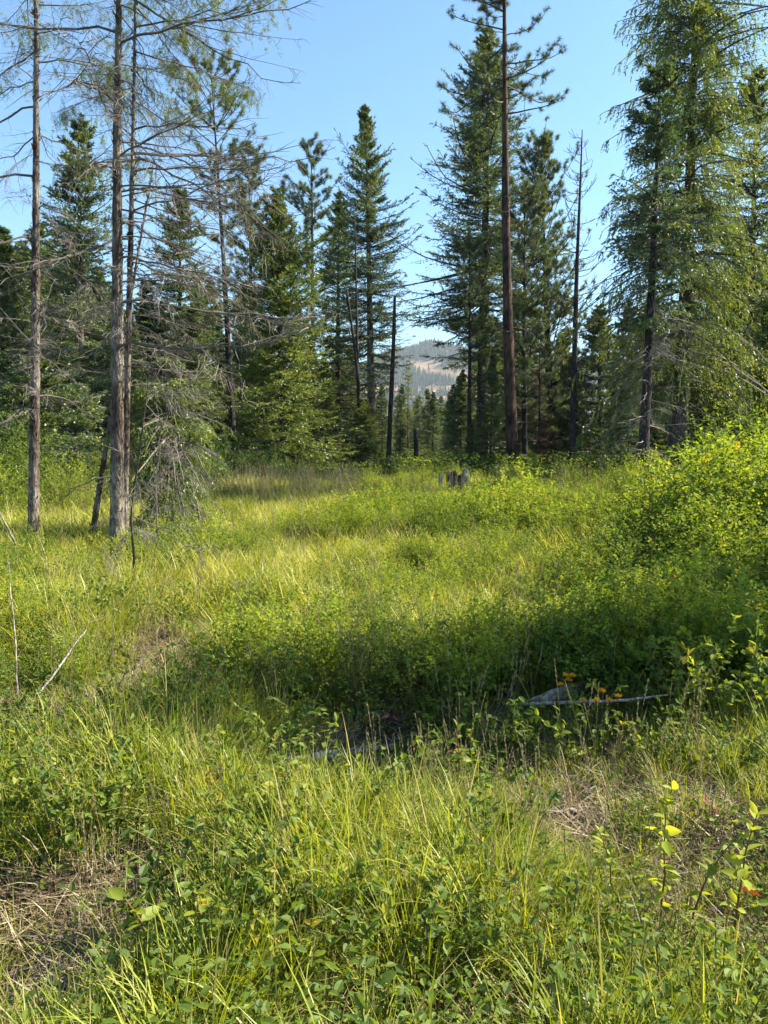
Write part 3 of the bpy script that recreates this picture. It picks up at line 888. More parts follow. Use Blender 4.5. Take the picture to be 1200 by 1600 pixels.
def near_larch(px_b, py_b, px_t, py_t, r0, n_limb, label, seed, scale=1., Hx=None, leafy_from=.5, zlo=.22, sides=20, name='larch_tree', bow=(0, 0), bark='bark_grey', leaf_p=.6, Lr=(.6, 1.1), prefer=None, zhi=.97):
    global rng
    rng = np.random.default_rng(seed)
    g = G(px_b, py_b)
    Y = g[1]
    top = AT(px_t, py_t, Y)
    H0 = top[2] - g[2]
    H = H0 * (Hx or 1.)
    lean = ((top[0] - g[0]) * (Hx or 1.), rng.normal(0, .1))
    sp = spine_fn(H, lean, bow, seed)
    root = empty(name, (g[0], g[1], g[2] - .02)); tag(root, label, 'tree')
    # trunk with flaking plates
    b = MB()
    rings = int(H * 14)
    zz = np.linspace(-.2, H, rings)
    P = sp(zz)
    t = np.clip(zz / H, 0, 1)
    rad = r0 * ((1 - t) ** .8 * .93 + .07) * (1 + .3 * np.exp(-np.maximum(zz, 0) / .22))
    nz = rng.normal(size=(rings, sides)); nz = (nz + np.roll(nz, 1, 0) + np.roll(nz, 1, 1)) / 1.7
    b.tubes(P[None], (rad[:, None] * (1 + .055 * nz))[None], sides=sides, cap=True)
    obj('trunk', b.mesh('trunk', M[bark], True), root)
    # bark flakes standing proud
    b = MB()
    nf = int(H * 60)
    zf = rng.uniform(.02, .95, nf) * H; af = rng.uniform(0, 6.28, nf)
    rf = r0 * ((1 - zf / H) ** .8 * .93 + .07) * 1.02
    C = sp(zf) + np.stack([np.cos(af) * rf, np.sin(af) * rf, np.zeros(nf)], 1)
    Nn = np.stack([np.cos(af), np.sin(af), rng.normal(0, .3, nf)], 1)
    D = np.stack([rng.normal(0, .35, nf), rng.normal(0, .35, nf), np.ones(nf)], 1) + Nn * .3
    b.kites(C, D, rng.uniform(.03, .09, nf), rng.uniform(.015, .035, nf), N=Nn, tint=.5, fold=-.2)
    tag(obj('bark_flakes', b.mesh('bark_flakes', M[bark]), root), kind='stuff')
    for i in range(n_limb):
        t = zlo + (zhi - zlo) * ((i + rng.random()) / n_limb)
        az = rng.uniform(0, 6.283)
        if prefer is not None and rng.random() < .6: az = prefer + rng.normal(0, .6)
        lf = t > leafy_from and rng.random() < leaf_p
        me, fo = (leafy[rng.integers(0, len(leafy))] if lf else bare[rng.integers(0, 6 if t > .3 else 8)])
        p = sp(t * H)
        o = obj('branch', me, root, p)
        s = scale * rng.uniform(*Lr) * (1.1 - .5 * max(0, t - .6))
        o.scale = (s, s, s)
        o.rotation_euler = (rng.uniform(-.7, .7), rng.uniform(-.3, .5), az)
        if lf and fo is not None:
            obj('foliage', fo, o)
    return root, sp


near_larch(52, 874, 49, 0, .079, 50, 'larch with pale scaly trunk nearest the left edge', 201, Hx=1.25, leafy_from=.7, Lr=(.4, .85))
near_larch(182, 912, 180, 0, .086, 52, 'thicker grey trunk of the larch pair, bare limbs reaching right', 202, Hx=1.3, leafy_from=.7, leaf_p=.45, Lr=(.5, .95), prefer=0.2, zlo=.3)
near_larch(192, 900, 213, 0, .05, 38, 'thinner brown trunk close behind the thicker larch', 203, Hx=1.15, leafy_from=.68, leaf_p=.4, Lr=(.4, .85), prefer=0.1, zlo=.3)
near_larch(140, 856, 238, 225, .045, 30, 'slim leaning larch trunk with peeling lichened bark crossing behind the pair', 204, leafy_from=.8, Lr=(.3, .6), zlo=.15)


# ------------------------------------------------------------------ snags
def snag(name, px_b, Y, px_t, py_t, r0, label, seed, n_limb, Lmax, upc=.5, bark='bark_dead', tm='twig_dark', bow=(0, 0), elev=25, zlo=.25, shape=.7, fine=8, needles=None, cat='dead tree', top=.12, zhi=.98):
    global rng
    rng = np.random.default_rng(seed)
    base, H, lean = spec(px_b, Y, px_t, py_t)
    sp = spine_fn(H, lean, bow, seed)
    root = empty(name, base); tag(root, label, cat)
    obj('trunk', trunk_mesh('trunk', H, r0, sp, M[bark], 9, top=top, rough=.05), root)
    for i in range(n_limb):
        b = MB()
        t = zlo + (zhi - zlo) * (i + rng.random()) / n_limb
        L = Lmax * max(.12, (1 - t)) ** shape * rng.uniform(.6, 1.15)
        if t < .4: L *= rng.uniform(.3, 1)
        az = rng.uniform(0, 6.28) if rng.random() < .5 else rng.choice([0., 3.14]) + rng.normal(0, .5)
        one = np.ones(1)
        P = limb_paths(1, lambda h: np.zeros((1, 3)), np.zeros(1), np.array([az]), L * one, R(elev) * rng.uniform(.3, 1.2) * one, .35 * upc * one, upc * one, k=8, jag=.04)
        b.tubes(P, ((.009 + .009 * L) * np.linspace(1, .35, 8))[None], 4, tint=.4)
        m2 = max(3, int(L * fine))
        B, T = along(P, rng.uniform(.2, 1, (1, m2))); B = B[0]; T = T[0]
        D = norm(rot_about_z(T, rng.choice([-1, 1], m2) * rng.uniform(.3, .9, m2)) + rng.normal(0, .25, T.shape) + [0, 0, .15])
        ln = rng.uniform(.1, .45, m2)[:, None]
        b.tubes(np.stack([B, B + D * ln * .5, B + D * ln + [0, 0, .04]], 1), np.array([.009, .008, .006])[None] * np.ones((m2, 1)), 3, tint=.5)
        mats = [M[tm]]
        o = obj('branch', b.mesh('branch', mats), root, sp(t * H))
        if needles:
            b = MB()
            n = int(80 * L)
            C, T = along(P, rng.uniform(.1, 1, (1, n))); C = C[0] + rng.normal(0, .10, C[0].shape)
            b.needles(C, rng.normal(size=C.shape) - [0, 0, .5], .12, .03, tint=rng.random(n))
            obj('foliage', b.mesh('foliage', M[needles]), o)
    return root


snag('dead_larch', 893, 30, 908, 202, .145, 'bare larch with fine upswept twigs against the sky, right of the big pine', 301, 62, 2.1, upc=.55, elev=12, fine=11, zlo=.2)
snag('dead_snag', 606, 33, 617, 462, .13, 'broken topped snag in front of the hill', 302, 11, 1.6, upc=.05, elev=-10, top=.45, zlo=.45)
snag('dead_snag', 560, 32, 541, 448, .10, 'thin dark stem bent to the left beside the tall narrow fir', 303, 10, 1.0, upc=.1, bow=(.25, 0), top=.4)
snag('dead_snag', 564, 33.5, 553, 340, .09, 'second thin dark stem close beside the bent one', 304, 16, .8, upc=.2, top=.2)
snag('dead_fir', 843, 31, 843, 540, .07, 'dead young fir with rusty red needles in the shaded wood', 305, 22, 1.0, upc=.1, elev=5, needles='rust', tm='twig_red', bark='bark_red', zlo=.1)
snag('dead_snag', 652, 34, 649, 668, .13, 'short black stub in the middle of the valley gap', 306, 5, .5, upc=.1, top=.6)
snag('dead_snag', 1151, 28, 1158, 350, .10, 'dark bare trunk behind the drooping larch', 307, 18, .9, upc=.1, top=.3)
snag('dead_snag', 1047, 26, 1049, 380, .09, 'pale thin dead trunk between the half dead fir and the drooping larch', 308, 26, 1.2, upc=-.2, bark='bark_grey', tm='twig_grey', elev=-8, zlo=.1)
snag('dead_snag', 711, 40, 712, 655, .06, 'small white branched snag beside the stump', 309, 7, 1.3, upc=.1, bark='wood_grey', tm='twig_grey', elev=5)


# ---- the small stems below the larches
def stem_tree(name, pts, r0, label, seed, n_tw, tm, Lt, foliage=False):
    """pts: pixel path from foot to tip at the depth of the foot"""
    global rng
    rng = np.random.default_rng(seed)
    g = G(*pts[0])
    Q = np.array([AT(x, y, g[1]) for x, y in pts]) - g
    s = np.linspace(0, len(pts) - 1, 16)
    P = np.stack([np.interp(s, range(len(pts)), Q[:, i]) for i in range(3)], 1)
    P[:, 1] += np.linspace(0, .4, 16) * rng.normal()
    P[0, 2] = -.08
    root = empty(name, g); tag(root, label, 'tree')
    b = MB(); b.tubes(P[None], (r0 * np.linspace(1, .25, 16))[None], 7, tint=.4)
    obj('trunk', b.mesh('trunk', M[tm], True), root)
    for i in range(n_tw):
        t = rng.uniform(.4, 1)
        B, T = along(P[None], np.array([[t]]))
        me, fo = bare[[2, 4, 6, 4, 7][rng.integers(0, 5)]]
        o = obj('branch', me, root, B[0, 0])
        s = Lt * rng.uniform(.5, 1.1); o.scale = (s, s, s)
        o.rotation_euler = (rng.uniform(-1, 1), rng.uniform(-.3, .7), rng.uniform(0, 6.28))
    return root, P


stem_tree('sapling', [(203, 948), (215, 880), (213, 800), (232, 700), (250, 590)], .018, 'thin curved sapling with dark reddish bark right of the larch pair', 401, 11, 'twig_dark', .6)
stem_tree('sapling', [(246, 884), (244, 820), (242, 760), (248, 690)], .016, 'straight pale sapling in front of the yellow tipped young fir', 402, 10, 'twig_grey', .6)
hero('fir', 'fir_tree', 268, 11.5, 262, 560, 'young fir with yellow green tips and dead grey twigs right of the larch pair', Rmax=1.0, cb=.30, nl=240, m=14, q=9, shape=.3, r0=.035, seed=33, leaf='larch',
     bark='bark_grey', gaps=.5, e_top=10, e_bot=-20, droop=.5, up=0, hang=.5, dead=12, dead_len=.9, dead_mat='twig_grey', needle=.05, nw=.018)
hero('fir', 'fir_tree', 60, 19, 58, 560, 'young green fir low behind the leftmost larch', Rmax=1.3, cb=.05, nl=200, m=16, q=8, shape=.6, r0=.07, seed=34, leaf='fir', gaps=.3, needle=.06, dead=5)
hero('fir', 'fir_tree', 118, 21, 118, 600, 'young fir filling the space between the two near larches', Rmax=1.3, cb=.05, nl=180, m=16, q=8, shape=.6, r0=.07, seed=35, leaf='fir_blue', gaps=.3, needle=.07, dead=5)


# ------------------------------------------------------------------ shrubs and herbs (real plants with stems and leaves)
def shrub_meshes(seed, H, Rr, ns, nt, nl, leaf, Lf, Wf, far=False, stem='stem_green', spread=.9, kind='leaf', upright=0.):
    global rng
    rng = np.random.default_rng(seed)
    az = rng.uniform(0, 6.283, ns); rr = Rr * np.sqrt(rng.random(ns)) * spread
    hh = H * rng.uniform(.55, 1.1, ns) * (1 - .35 * (rr / Rr) ** 2)
    k = 6
    s = np.linspace(0, 1, k)[None]
    b0 = rr * .35
    rad = b0[:, None] + (rr - b0)[:, None] * s ** 1.3
    a = az[:, None] + np.cumsum(rng.normal(0, .07, (ns, k)), 1)
    P = np.stack([rad * np.cos(a), rad * np.sin(a), hh[:, None] * s], -1) + np.cumsum(rng.normal(0, .012 * H, (ns, k, 3)), 1)
    P[:, 0, 2] = -.05
    sm = MB()
    sm.tubes(P, ((.002 + .003 * H) * np.linspace(1, .35, k))[None] * np.ones((ns, 1)), 3, tint=rng.random(ns))
    ts = rng.uniform(.25, 1, (ns, nt)); ts[:, 0] = 1
    B, T = along(P, ts)
    D = norm(T * .5 + norm(rng.normal(size=T.shape)) * (.8 - upright * .5) + [0, 0, .35 + upright])
    tl = H * .22 * rng.uniform(.4, 1.2, (ns, nt))
    E = B + D * tl[..., None]
    if not far:
        Q = np.stack([B, E], 2).reshape(-1, 2, 3)
        sm.tubes(Q, np.array([.0022, .0012])[None] * np.ones((len(Q), 1)), 3, tint=.5)
    f = (np.arange(nl)[None, None] + rng.uniform(.2, .9, (ns, nt, nl))) / nl
    C = B[:, :, None] + (E - B)[:, :, None] * f[..., None]
    LD = D[:, :, None] * .5 + norm(rng.normal(size=C.shape)) * .9
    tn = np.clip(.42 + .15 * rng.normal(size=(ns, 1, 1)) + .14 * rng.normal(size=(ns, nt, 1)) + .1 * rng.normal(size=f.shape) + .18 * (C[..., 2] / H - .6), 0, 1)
    C = C.reshape(-1, 3); LD = LD.reshape(-1, 3); n = len(C)
    LD[:, 2] -= .15
    b = MB()
    Ls = Lf * rng.uniform(.55, 1.2, n)
    if far:
        b.kites(C, LD, Ls, Ls * Wf, tint=tn.reshape(-1), fold=.2)
    else:
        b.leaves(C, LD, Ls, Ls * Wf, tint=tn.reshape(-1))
    return sm.mesh('stems', M[stem]), b.mesh('foliage', M[leaf])


def plant(name, pr, loc, label, group, rz=0, s=1., sz=None, cat='shrub', leaf=None):
    root = empty(name, (loc[0], loc[1], loc[2] - .02), rz)
    root.scale = (s, s, sz or s)
    tag(root, label, cat, group)
    obj('stems', pr[0], root); obj('foliage', pr[1], root)
    return root


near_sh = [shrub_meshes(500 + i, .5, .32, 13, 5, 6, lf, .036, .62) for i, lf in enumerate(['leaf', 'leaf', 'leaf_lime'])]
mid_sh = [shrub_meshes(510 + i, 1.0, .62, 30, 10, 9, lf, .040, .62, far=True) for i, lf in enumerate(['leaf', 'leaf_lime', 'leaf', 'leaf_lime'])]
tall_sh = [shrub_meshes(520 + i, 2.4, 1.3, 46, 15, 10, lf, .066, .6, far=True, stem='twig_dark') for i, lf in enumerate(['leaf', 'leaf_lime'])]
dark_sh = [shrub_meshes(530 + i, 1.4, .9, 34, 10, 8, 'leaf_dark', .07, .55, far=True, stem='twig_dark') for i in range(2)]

rs = np.random.default_rng(77)


def put(name, pr, px, Y, H0, ztop_py, label, group=None, w=1.0, cat='shrub'):
    p = AT(px, 760, Y); z0 = float(gz(p[0], Y))
    H = AT(px, ztop_py, Y)[2] - z0
    s = H / H0
    return plant(name, pr, (p[0], Y, z0), label, group, rs.uniform(0, 6.28), s * w, s, cat)


# the tall shrubs on the right
put('tall_shrub', tall_sh[0], 1150, 11.5, 2.4, 640, 'tallest leafy shrub at the right edge, pale leaves catching the sun', w=1.0)
put('tall_shrub', tall_sh[0], 1225, 10.5, 2.4, 650, 'tall shrub cut by the right edge of the picture', w=.95)
put('tall_shrub', tall_sh[1], 1030, 12.5, 2.4, 715, 'lime green sunlit shrub left of the tallest shrub', w=1.0)
put('tall_shrub', tall_sh[0], 1000, 15, 2.4, 705, 'leafy shrub with upright tips beneath the half dead fir', w=1.1)
put('tall_shrub', tall_sh[1], 1100, 9.6, 2.4, 770, 'low lime green shrub in front of the tallest shrub', w=1.2)
put('tall_shrub', tall_sh[0], 890, 24, 2.4, 725, 'upright shrub at the foot of the bare larch', w=.8)
put('tall_shrub', tall_sh[0], 940, 20, 2.4, 748, 'low shrub in front of the short dark fir', w=1.2)
for i, (px, Y, yt, w_) in enumerate([(1060, 7.6, 880, .8), (960, 8.6, 868, .7), (1180, 8.2, 800, .9), (870, 10.5, 822, .7), (985, 11.5, 775, .9), (1130, 7.0, 930, .7), (780, 12.5, 800, .7), (700, 10.0, 850, .5), (620, 8.0, 925, .5), (930, 15, 770, .8),
                                 (760, 17, 765, .7), (560, 13, 812, .5), (820, 20, 748, .8)]):
    put('bush', tall_sh[0] if i % 3 else tall_sh[1], px, Y, 2.4, yt, told('rounded leafy bush' if i % 3 else 'lime green rounded bush', px, yt + 60), 'bushes of the right hand thicket', w=w_ * 1.6)
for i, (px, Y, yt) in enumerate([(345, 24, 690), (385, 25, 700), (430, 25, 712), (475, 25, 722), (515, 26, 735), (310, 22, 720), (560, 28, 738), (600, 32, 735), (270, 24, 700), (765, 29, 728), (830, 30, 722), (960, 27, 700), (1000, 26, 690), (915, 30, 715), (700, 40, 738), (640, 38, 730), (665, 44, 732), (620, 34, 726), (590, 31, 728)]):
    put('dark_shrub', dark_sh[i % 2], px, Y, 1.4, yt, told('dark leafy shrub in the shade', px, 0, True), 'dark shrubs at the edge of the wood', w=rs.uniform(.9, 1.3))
for i, (px, Y, yt) in enumerate([(20, 17, 650), (80, 16, 690), (120, 15, 720), (170, 17, 690), (250, 17, 735), (-20, 14, 720), (290, 18, 745), (225, 19, 715)]):
    put('green_shrub', [tall_sh[0], mid_sh[0], tall_sh[1]][i % 3], px, Y, [2.4, 1., 2.4][i % 3], yt, told(['tall green shrub', 'low green shrub', 'lime green shrub'][i % 3], px, 0, True), 'green shrubs behind the larch trunks', w=rs.uniform(.8, 1.2))
put('dogwood_shrub', mid_sh[0], 470, 21, 1.0, 742, 'fresh green shrub standing out against the dark wood', w=1.1)
put('dogwood_shrub', mid_sh[2], 525, 20, 1.0, 755, 'second fresh green shrub with rounded top beside the first', w=1.2)


def lump(x, y):
    return np.sin(x * .8 + 1.) * np.sin(y * .55 + .3) + .6 * np.sin(x * 1.9 - y * .9 + 2) + .4 * np.sin(y * 1.7 + x * .4)


# meadow shrubs, one object each
cnt = 0
tries = 0
while cnt < 44 and tries < 4000:
    tries += 1
    Y = 5.2 + 20 * rs.random() ** 1.2
    px = rs.uniform(-60, 1260)
    if px > 600 + (Y - 9) * -22 and px > 480:
        dens = 1
    else:
        dens = .12
    if rs.random() > dens: continue
    p = AT(px, 760, Y); x = p[0]
    if px > 950 and Y < 5.6: continue
    h = rs.uniform(.35, .75) * (1 + .12 * lump(x, Y)) * (1 if px > 520 else .75)
    if Y > 19: h *= .85
    if Y < 7: h *= .75
    if px > 900 and Y > 9: h *= 1.35
    pr = mid_sh[rs.integers(0, 4)]
    if px < 420: lab = ('low leafy bush in the grass around the larch trunks', 'bushes around the larch trunks')
    elif px < 800: lab = ('low sunlit bush in the middle of the meadow', 'bushes in the middle of the meadow')
    else: lab = ('sunlit bush in the thicket on the right side of the meadow', 'bushes of the right hand thicket')
    fy = 800 + FPX * math.tan(math.atan(EYE / Y) - PITCH)
    text = told(('lime green' if pr in (mid_sh[1], mid_sh[3]) else 'darker green') + (' low bush' if h < .6 else ' bush'), px, fy)
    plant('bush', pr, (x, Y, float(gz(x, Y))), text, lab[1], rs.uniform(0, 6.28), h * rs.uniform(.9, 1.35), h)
    cnt += 1

# near plants
near_spots = [(310, 1150), (350, 1130), (270, 1110), (400, 1110), (240, 1140), (60, 1240), (30, 1290), (20, 1200), (420, 1210), (460, 1150), (370, 1250), (480, 1260), (430, 1300), (610, 1200), (640, 1060), (690, 1110),
              (730, 1190), (760, 1150), (700, 1240), (550, 1100), (500, 1050), (560, 1040), (260, 1510), (320, 1560), (380, 1540), (280, 1590), (350, 1480), (900, 1180), (960, 1140), (1010, 1120), (1060, 1150), (1100, 1110), (1150, 1160),
              (1180, 1080), (1020, 1200), (1100, 1220), (940, 1080), (1000, 1040), (1060, 1030), (1130, 1040), (1190, 1030), (880, 1010), (830, 1040), (780, 1060), (900, 960), (960, 980), (1090, 985), (1160, 980), (1040, 960), (740, 1010),
              (900, 1530), (1185, 1450), (1090, 1560), (1170, 1580), (420, 1330), (500, 1350), (150, 1330), (200, 1290), (560, 1480), (640, 1540), (480, 1560), (100, 1150), (140, 1190), (640, 1290), (780, 1400), (820, 1560), (730, 1560), (340, 1020), (180, 1010), (120, 980), (60, 1010), (270, 1000), (160, 1060)]
for i, (px, py) in enumerate(near_spots):
    g = G(px, py)
    lime = (py > 1420 and px > 800) or py < 1030
    pr = near_sh[2] if lime and i % 5 else near_sh[i % 2]
    if px < 520: lab = ('low snowberry plant with small oval leaves in the left foreground', 'snowberry plants in the left foreground')
    elif py > 1420: lab = ('low leafy plant in the sunlit grass at the lower right corner', 'leafy plants at the lower right')
    elif px > 820: lab = ('low leafy plant in the shade around the grey log', 'leafy plants around the grey log')
    else: lab = ('low leafy plant in the shaded middle of the foreground', 'leafy plants in the middle foreground')
    s = rs.uniform(.6, 1.05) * (1.2 if px > 820 and py < 1250 else 1) * (.62 if px > 800 and py > 1400 else 1)
    text = told('pale green leafy plant' if pr is near_sh[2] else 'snowberry plant with oval leaves' if pr is near_sh[0] else 'dark green leafy plant', px, py)
    plant('snowberry_plant', pr, g, text, lab[1], rs.uniform(0, 6.28), s * 1.1, s * rs.uniform(.75, 1.1), 'plant')


# a few sprigs whose leaves can be picked apart: every leaf its own part
def one_leaf(mat):
    b = MB(); b.leaves(np.zeros((1, 3)), np.array([[1., 0, 0]]), 1., .5, N=np.array([[0, 0, 1.]]), tint=.75)
    return b.mesh('leaf', M[mat], True)


leaf_me = {k: one_leaf(k) for k in ('leaf_lime', 'leaf', 'leaf_red')}


def sprig(px, py_b, H, label, seed, mat, n, Lf, lean=(0, 0), red=0):
    r = np.random.default_rng(seed)
    g = G(px, py_b)
    root = empty('leafy_sprig', g); tag(root, label, 'plant')
    s = np.linspace(0, 1, 8)
    P = np.stack([lean[0] * s ** 1.5 + r.normal(0, .05) * s ** 2, lean[1] * s + r.normal(0, .05) * s ** 2, H * s], 1) + np.cumsum(r.normal(0, .008, (8, 3)), 0)
    P[0, 2] = -.03
    b = MB(); b.tubes(P[None], (.0042 * np.linspace(1, .4, 8))[None], 5, tint=.6)
    obj('stem', b.mesh('stem', M['twig_red'], True), root)
    for i in range(n):
        t = min(1, max(.22, .25 + .75 * (i / (n - 1)) ** .8 + r.normal(0, .03)))
        B, T = along(P[None], np.array([[t]]))
        o = obj('leaf', leaf_me['leaf_red' if r.random() < red else mat], root, B[0, 0])
        L = Lf * r.uniform(.55, 1.15) * (1.15 - .4 * abs(t - .7))
        o.scale = (L, L, L)
        el = -(.15 + .8 * max(0, t - .75) * 3 + r.normal(0, .3))
        o.rotation_euler = (r.normal(.1, .7), el, i * 2.4 + r.normal(0, .8))


sprig(1025, 1480, .50, 'sunlit sprig with bright yellow green leaves, taller of the pair in the right foreground', 1, 'leaf_lime', 40, .050, (.0, 0))
sprig(1135, 1500, .46, 'sprig with long bright leaves spread at its tip, right of the taller one', 2, 'leaf_lime', 28, .056, (.02, 0), .04)
sprig(1078, 1490, .42, 'short sprig with a pair of broad leaves between the two bright sprigs', 3, 'leaf', 22, .046, (0, 0), .12)
sprig(965, 1500, .42, 'thin sprig with small yellow leaves beside the bright sprig', 4, 'leaf_lime', 30, .040, (-.03, 0))
sprig(715, 1230, .42, 'leafy sprig with drooping green leaves in the shaded middle', 5, 'leaf', 22, .05, (.05, 0), .08)
sprig(460, 1180, .3, 'small lit sprig above the dark hollow', 6, 'leaf_lime', 14, .04, (0, 0))
sprig(350, 1590, .36, 'green sprig with pointed leaves at the bottom left of centre', 7, 'leaf', 22, .055, (-.04, 0))
sprig(255, 1590, .38, 'green sprig with toothed leaves by the dark litter at the bottom', 8, 'leaf', 20, .055, (0, 0))
sprig(40, 1300, .42, 'tall sprig with green and yellow leaves at the left edge', 9, 'leaf', 24, .05, (0, 0))
sprig(1170, 1130, .38, 'sprig with yellow leaf tips at the right edge in the shade', 10, 'leaf_lime', 18, .05, (0, 0))
sprig(1020, 1090, .4, 'sprig with rounded leaves behind the grey branch', 11, 'leaf', 20, .05, (0, 0))


# ------------------------------------------------------------------ grass (stuff): tufts scattered by geometry nodes
lib_n = 0


def tuft(seed, n, Rr, Lm, W, mat, lean=.35, bend=.6, dry=.12, k=4, mat2=None):
    global rng, lib_n
    rng = np.random.default_rng(seed)
    a0 = rng.uniform(0, 6.283, n); r0 = Rr * np.sqrt(rng.random(n))
    P = np.stack([r0 * np.cos(a0), r0 * np.sin(a0), np.full(n, -.02)], 1)
    az = a0 + rng.normal(0, .7, n)
    b = MB()
    L = Lm * rng.uniform(.45, 1.15, n)
    tn = np.clip(.4 + .16 * rng.normal(size=n), 0, .9)
    tn = np.where(rng.random(n) < dry, rng.uniform(.9, 1, n), tn)
    b.blades(P, az, np.abs(rng.normal(lean * .6, lean * .5, n)), L, W * rng.uniform(.6, 1.3, n), bend * rng.uniform(.2, 1.4, n), tint=tn, k=k)
    return b.mesh('tuft', M[mat], True)


def lib(meshes, name):
    c = bpy.data.collections.new(name)
    for i, me in enumerate(meshes):
        o = bpy.data.objects.new('%s_%02d' % (name, i), me)
        c.objects.link(o)
    return c


def scatter(name, coll, P, rot, scl, idx, label, cat, kind='stuff'):
    me = bpy.data.meshes.new(name)
    me.vertices.add(len(P)); me.vertices.foreach_set('co', np.asarray(P, np.float32).ravel())
    a = me.attributes.new('turn', 'FLOAT_VECTOR', 'POINT'); a.data.foreach_set('vector', np.asarray(rot, np.float32).ravel())
    a = me.attributes.new('size', 'FLOAT_VECTOR', 'POINT'); a.data.foreach_set('vector', np.asarray(scl, np.float32).ravel())
    a = me.attributes.new('pick', 'INT', 'POINT'); a.data.foreach_set('value', np.asarray(idx, np.int32))
    me.update()
    o = obj(name, me)
    ng = bpy.data.node_groups.new(name, 'GeometryNodeTree')
    ng.interface.new_socket('Geometry', in_out='INPUT', socket_type='NodeSocketGeometry')
    ng.interface.new_socket('Geometry', in_out='OUTPUT', socket_type='NodeSocketGeometry')
    N = ng.nodes.new; Lk = ng.links.new
    gi = N('NodeGroupInput'); go = N('NodeGroupOutput')
    mp = N('GeometryNodeMeshToPoints'); Lk(gi.outputs[0], mp.inputs[0])
    ci = N('GeometryNodeCollectionInfo'); ci.inputs[0].default_value = coll
    ci.inputs['Separate Children'].default_value = True; ci.inputs['Reset Children'].default_value = True
    ip = N('GeometryNodeInstanceOnPoints'); ip.inputs['Pick Instance'].default_value = True
    Lk(mp.outputs[0], ip.inputs['Points']); Lk(ci.outputs[0], ip.inputs['Instance'])

    def att(nm, ty):
        n = N('GeometryNodeInputNamedAttribute'); n.data_type = ty; n.inputs[0].default_value = nm
        return n.outputs[0]
    Lk(att('pick', 'INT'), ip.inputs['Instance Index'])
    e2r = N('FunctionNodeEulerToRotation'); Lk(att('turn', 'FLOAT_VECTOR'), e2r.inputs[0]); Lk(e2r.outputs[0], ip.inputs['Rotation'])
    Lk(att('size', 'FLOAT_VECTOR'), ip.inputs['Scale'])
    Lk(ip.outputs[0], go.inputs[0])
    md = o.modifiers.new('scatter', 'NODES'); md.node_group = ng
    tag(o, label, cat, kind=kind)
    return o


def field(n, y0, y1, pw=1.0, margin=1.15, x0=None, x1=None, r=None):
    """points in the view wedge, denser near"""
    Y = y0 + (y1 - y0) * r.random(n) ** pw
    half = Y * .5 * margin + .6
    X = r.uniform(-1, 1, n) * half
    return X, Y


def pix(X, Y, Z=0.):
    """where a ground point is seen, only used to lay out the patches"""
    f = Y * math.cos(PITCH) - (Z - EYE) * math.sin(PITCH) * -1 * -1
    c, s = math.cos(PITCH), math.sin(PITCH)
    fw = Y * c - (Z - EYE) * s
    up = Y * s + (Z - EYE) * c
    return 600 + FPX * X / fw, 800 - FPX * up / fw


# bare litter patches of the near ground, in metres: x, y, rx, ry
def spot(px, py, rx, ry):
    g = G(px, py); return (g[0], g[1], rx, ry)


LITTER = [spot(285, 1010, .50, .9), spot(240, 1085, .35, .45), spot(880, 1285, .20, .26), spot(240, 1410, .17, .19), spot(55, 1415, .30, .26), spot(130, 1545, .34, .30), spot(560, 1560, .14, .12),
          spot(470, 1160, .4, .25), spot(450, 985, .5, .35), spot(600, 1170, .35, .2), spot(1130, 1290, .2, .15), spot(640, 1420, .10, .10)]


LOW = [spot(930, 1150, .75, .75), spot(520, 1215, .4, .3), spot(1060, 1480, .35, .25), spot(1180, 1480, .2, .2), spot(1130, 1030, 1.0, .9), spot(90, 1120, .5, .6), spot(1060, 1400, .30, .22), spot(880, 1340, .3, .3), spot(240, 1450, .25, .2)]


def lowf(X, Y):
    v = np.ones_like(X)
    for (x, y, rx, ry) in LOW:
        v = np.minimum(v, 1 - .55 * np.exp(-(((X - x) / rx) ** 2 + ((Y - y) / ry) ** 2)))
    return v * (1 - .35 * litter(X, Y))


def litter(X, Y):
    v = np.zeros_like(X)
    for (x, y, rx, ry) in LITTER:
        v = np.maximum(v, np.exp(-(((X - x) / rx) ** 2 + ((Y - y) / ry) ** 2) ** 1.3))
    return v


r = np.random.default_rng(909)
fine = lib([tuft(600 + i, 46, .055, .34, .0042, 'grass', lean=.34, bend=.55, k=4) for i in range(4)]
           + [tuft(604, 40, .08, .26, .004, 'grass', lean=.5, bend=.8, dry=.35, k=4), tuft(605, 34, .04, .42, .0048, 'grass', lean=.26, bend=.7, dry=.05, k=5)], 'fine_tuft')
X, Y = field(9000, 1.55, 7.5, 1.15, r=r)
px, py = pix(X, Y)
d = .44 + .42 * np.sin(X * 3.1 + 1) * np.sin(Y * 2.7) + .38 * np.sin(X * 7.3 - Y * 5.1) * np.sin(X * 4.1 + Y * 6.3 + 1)
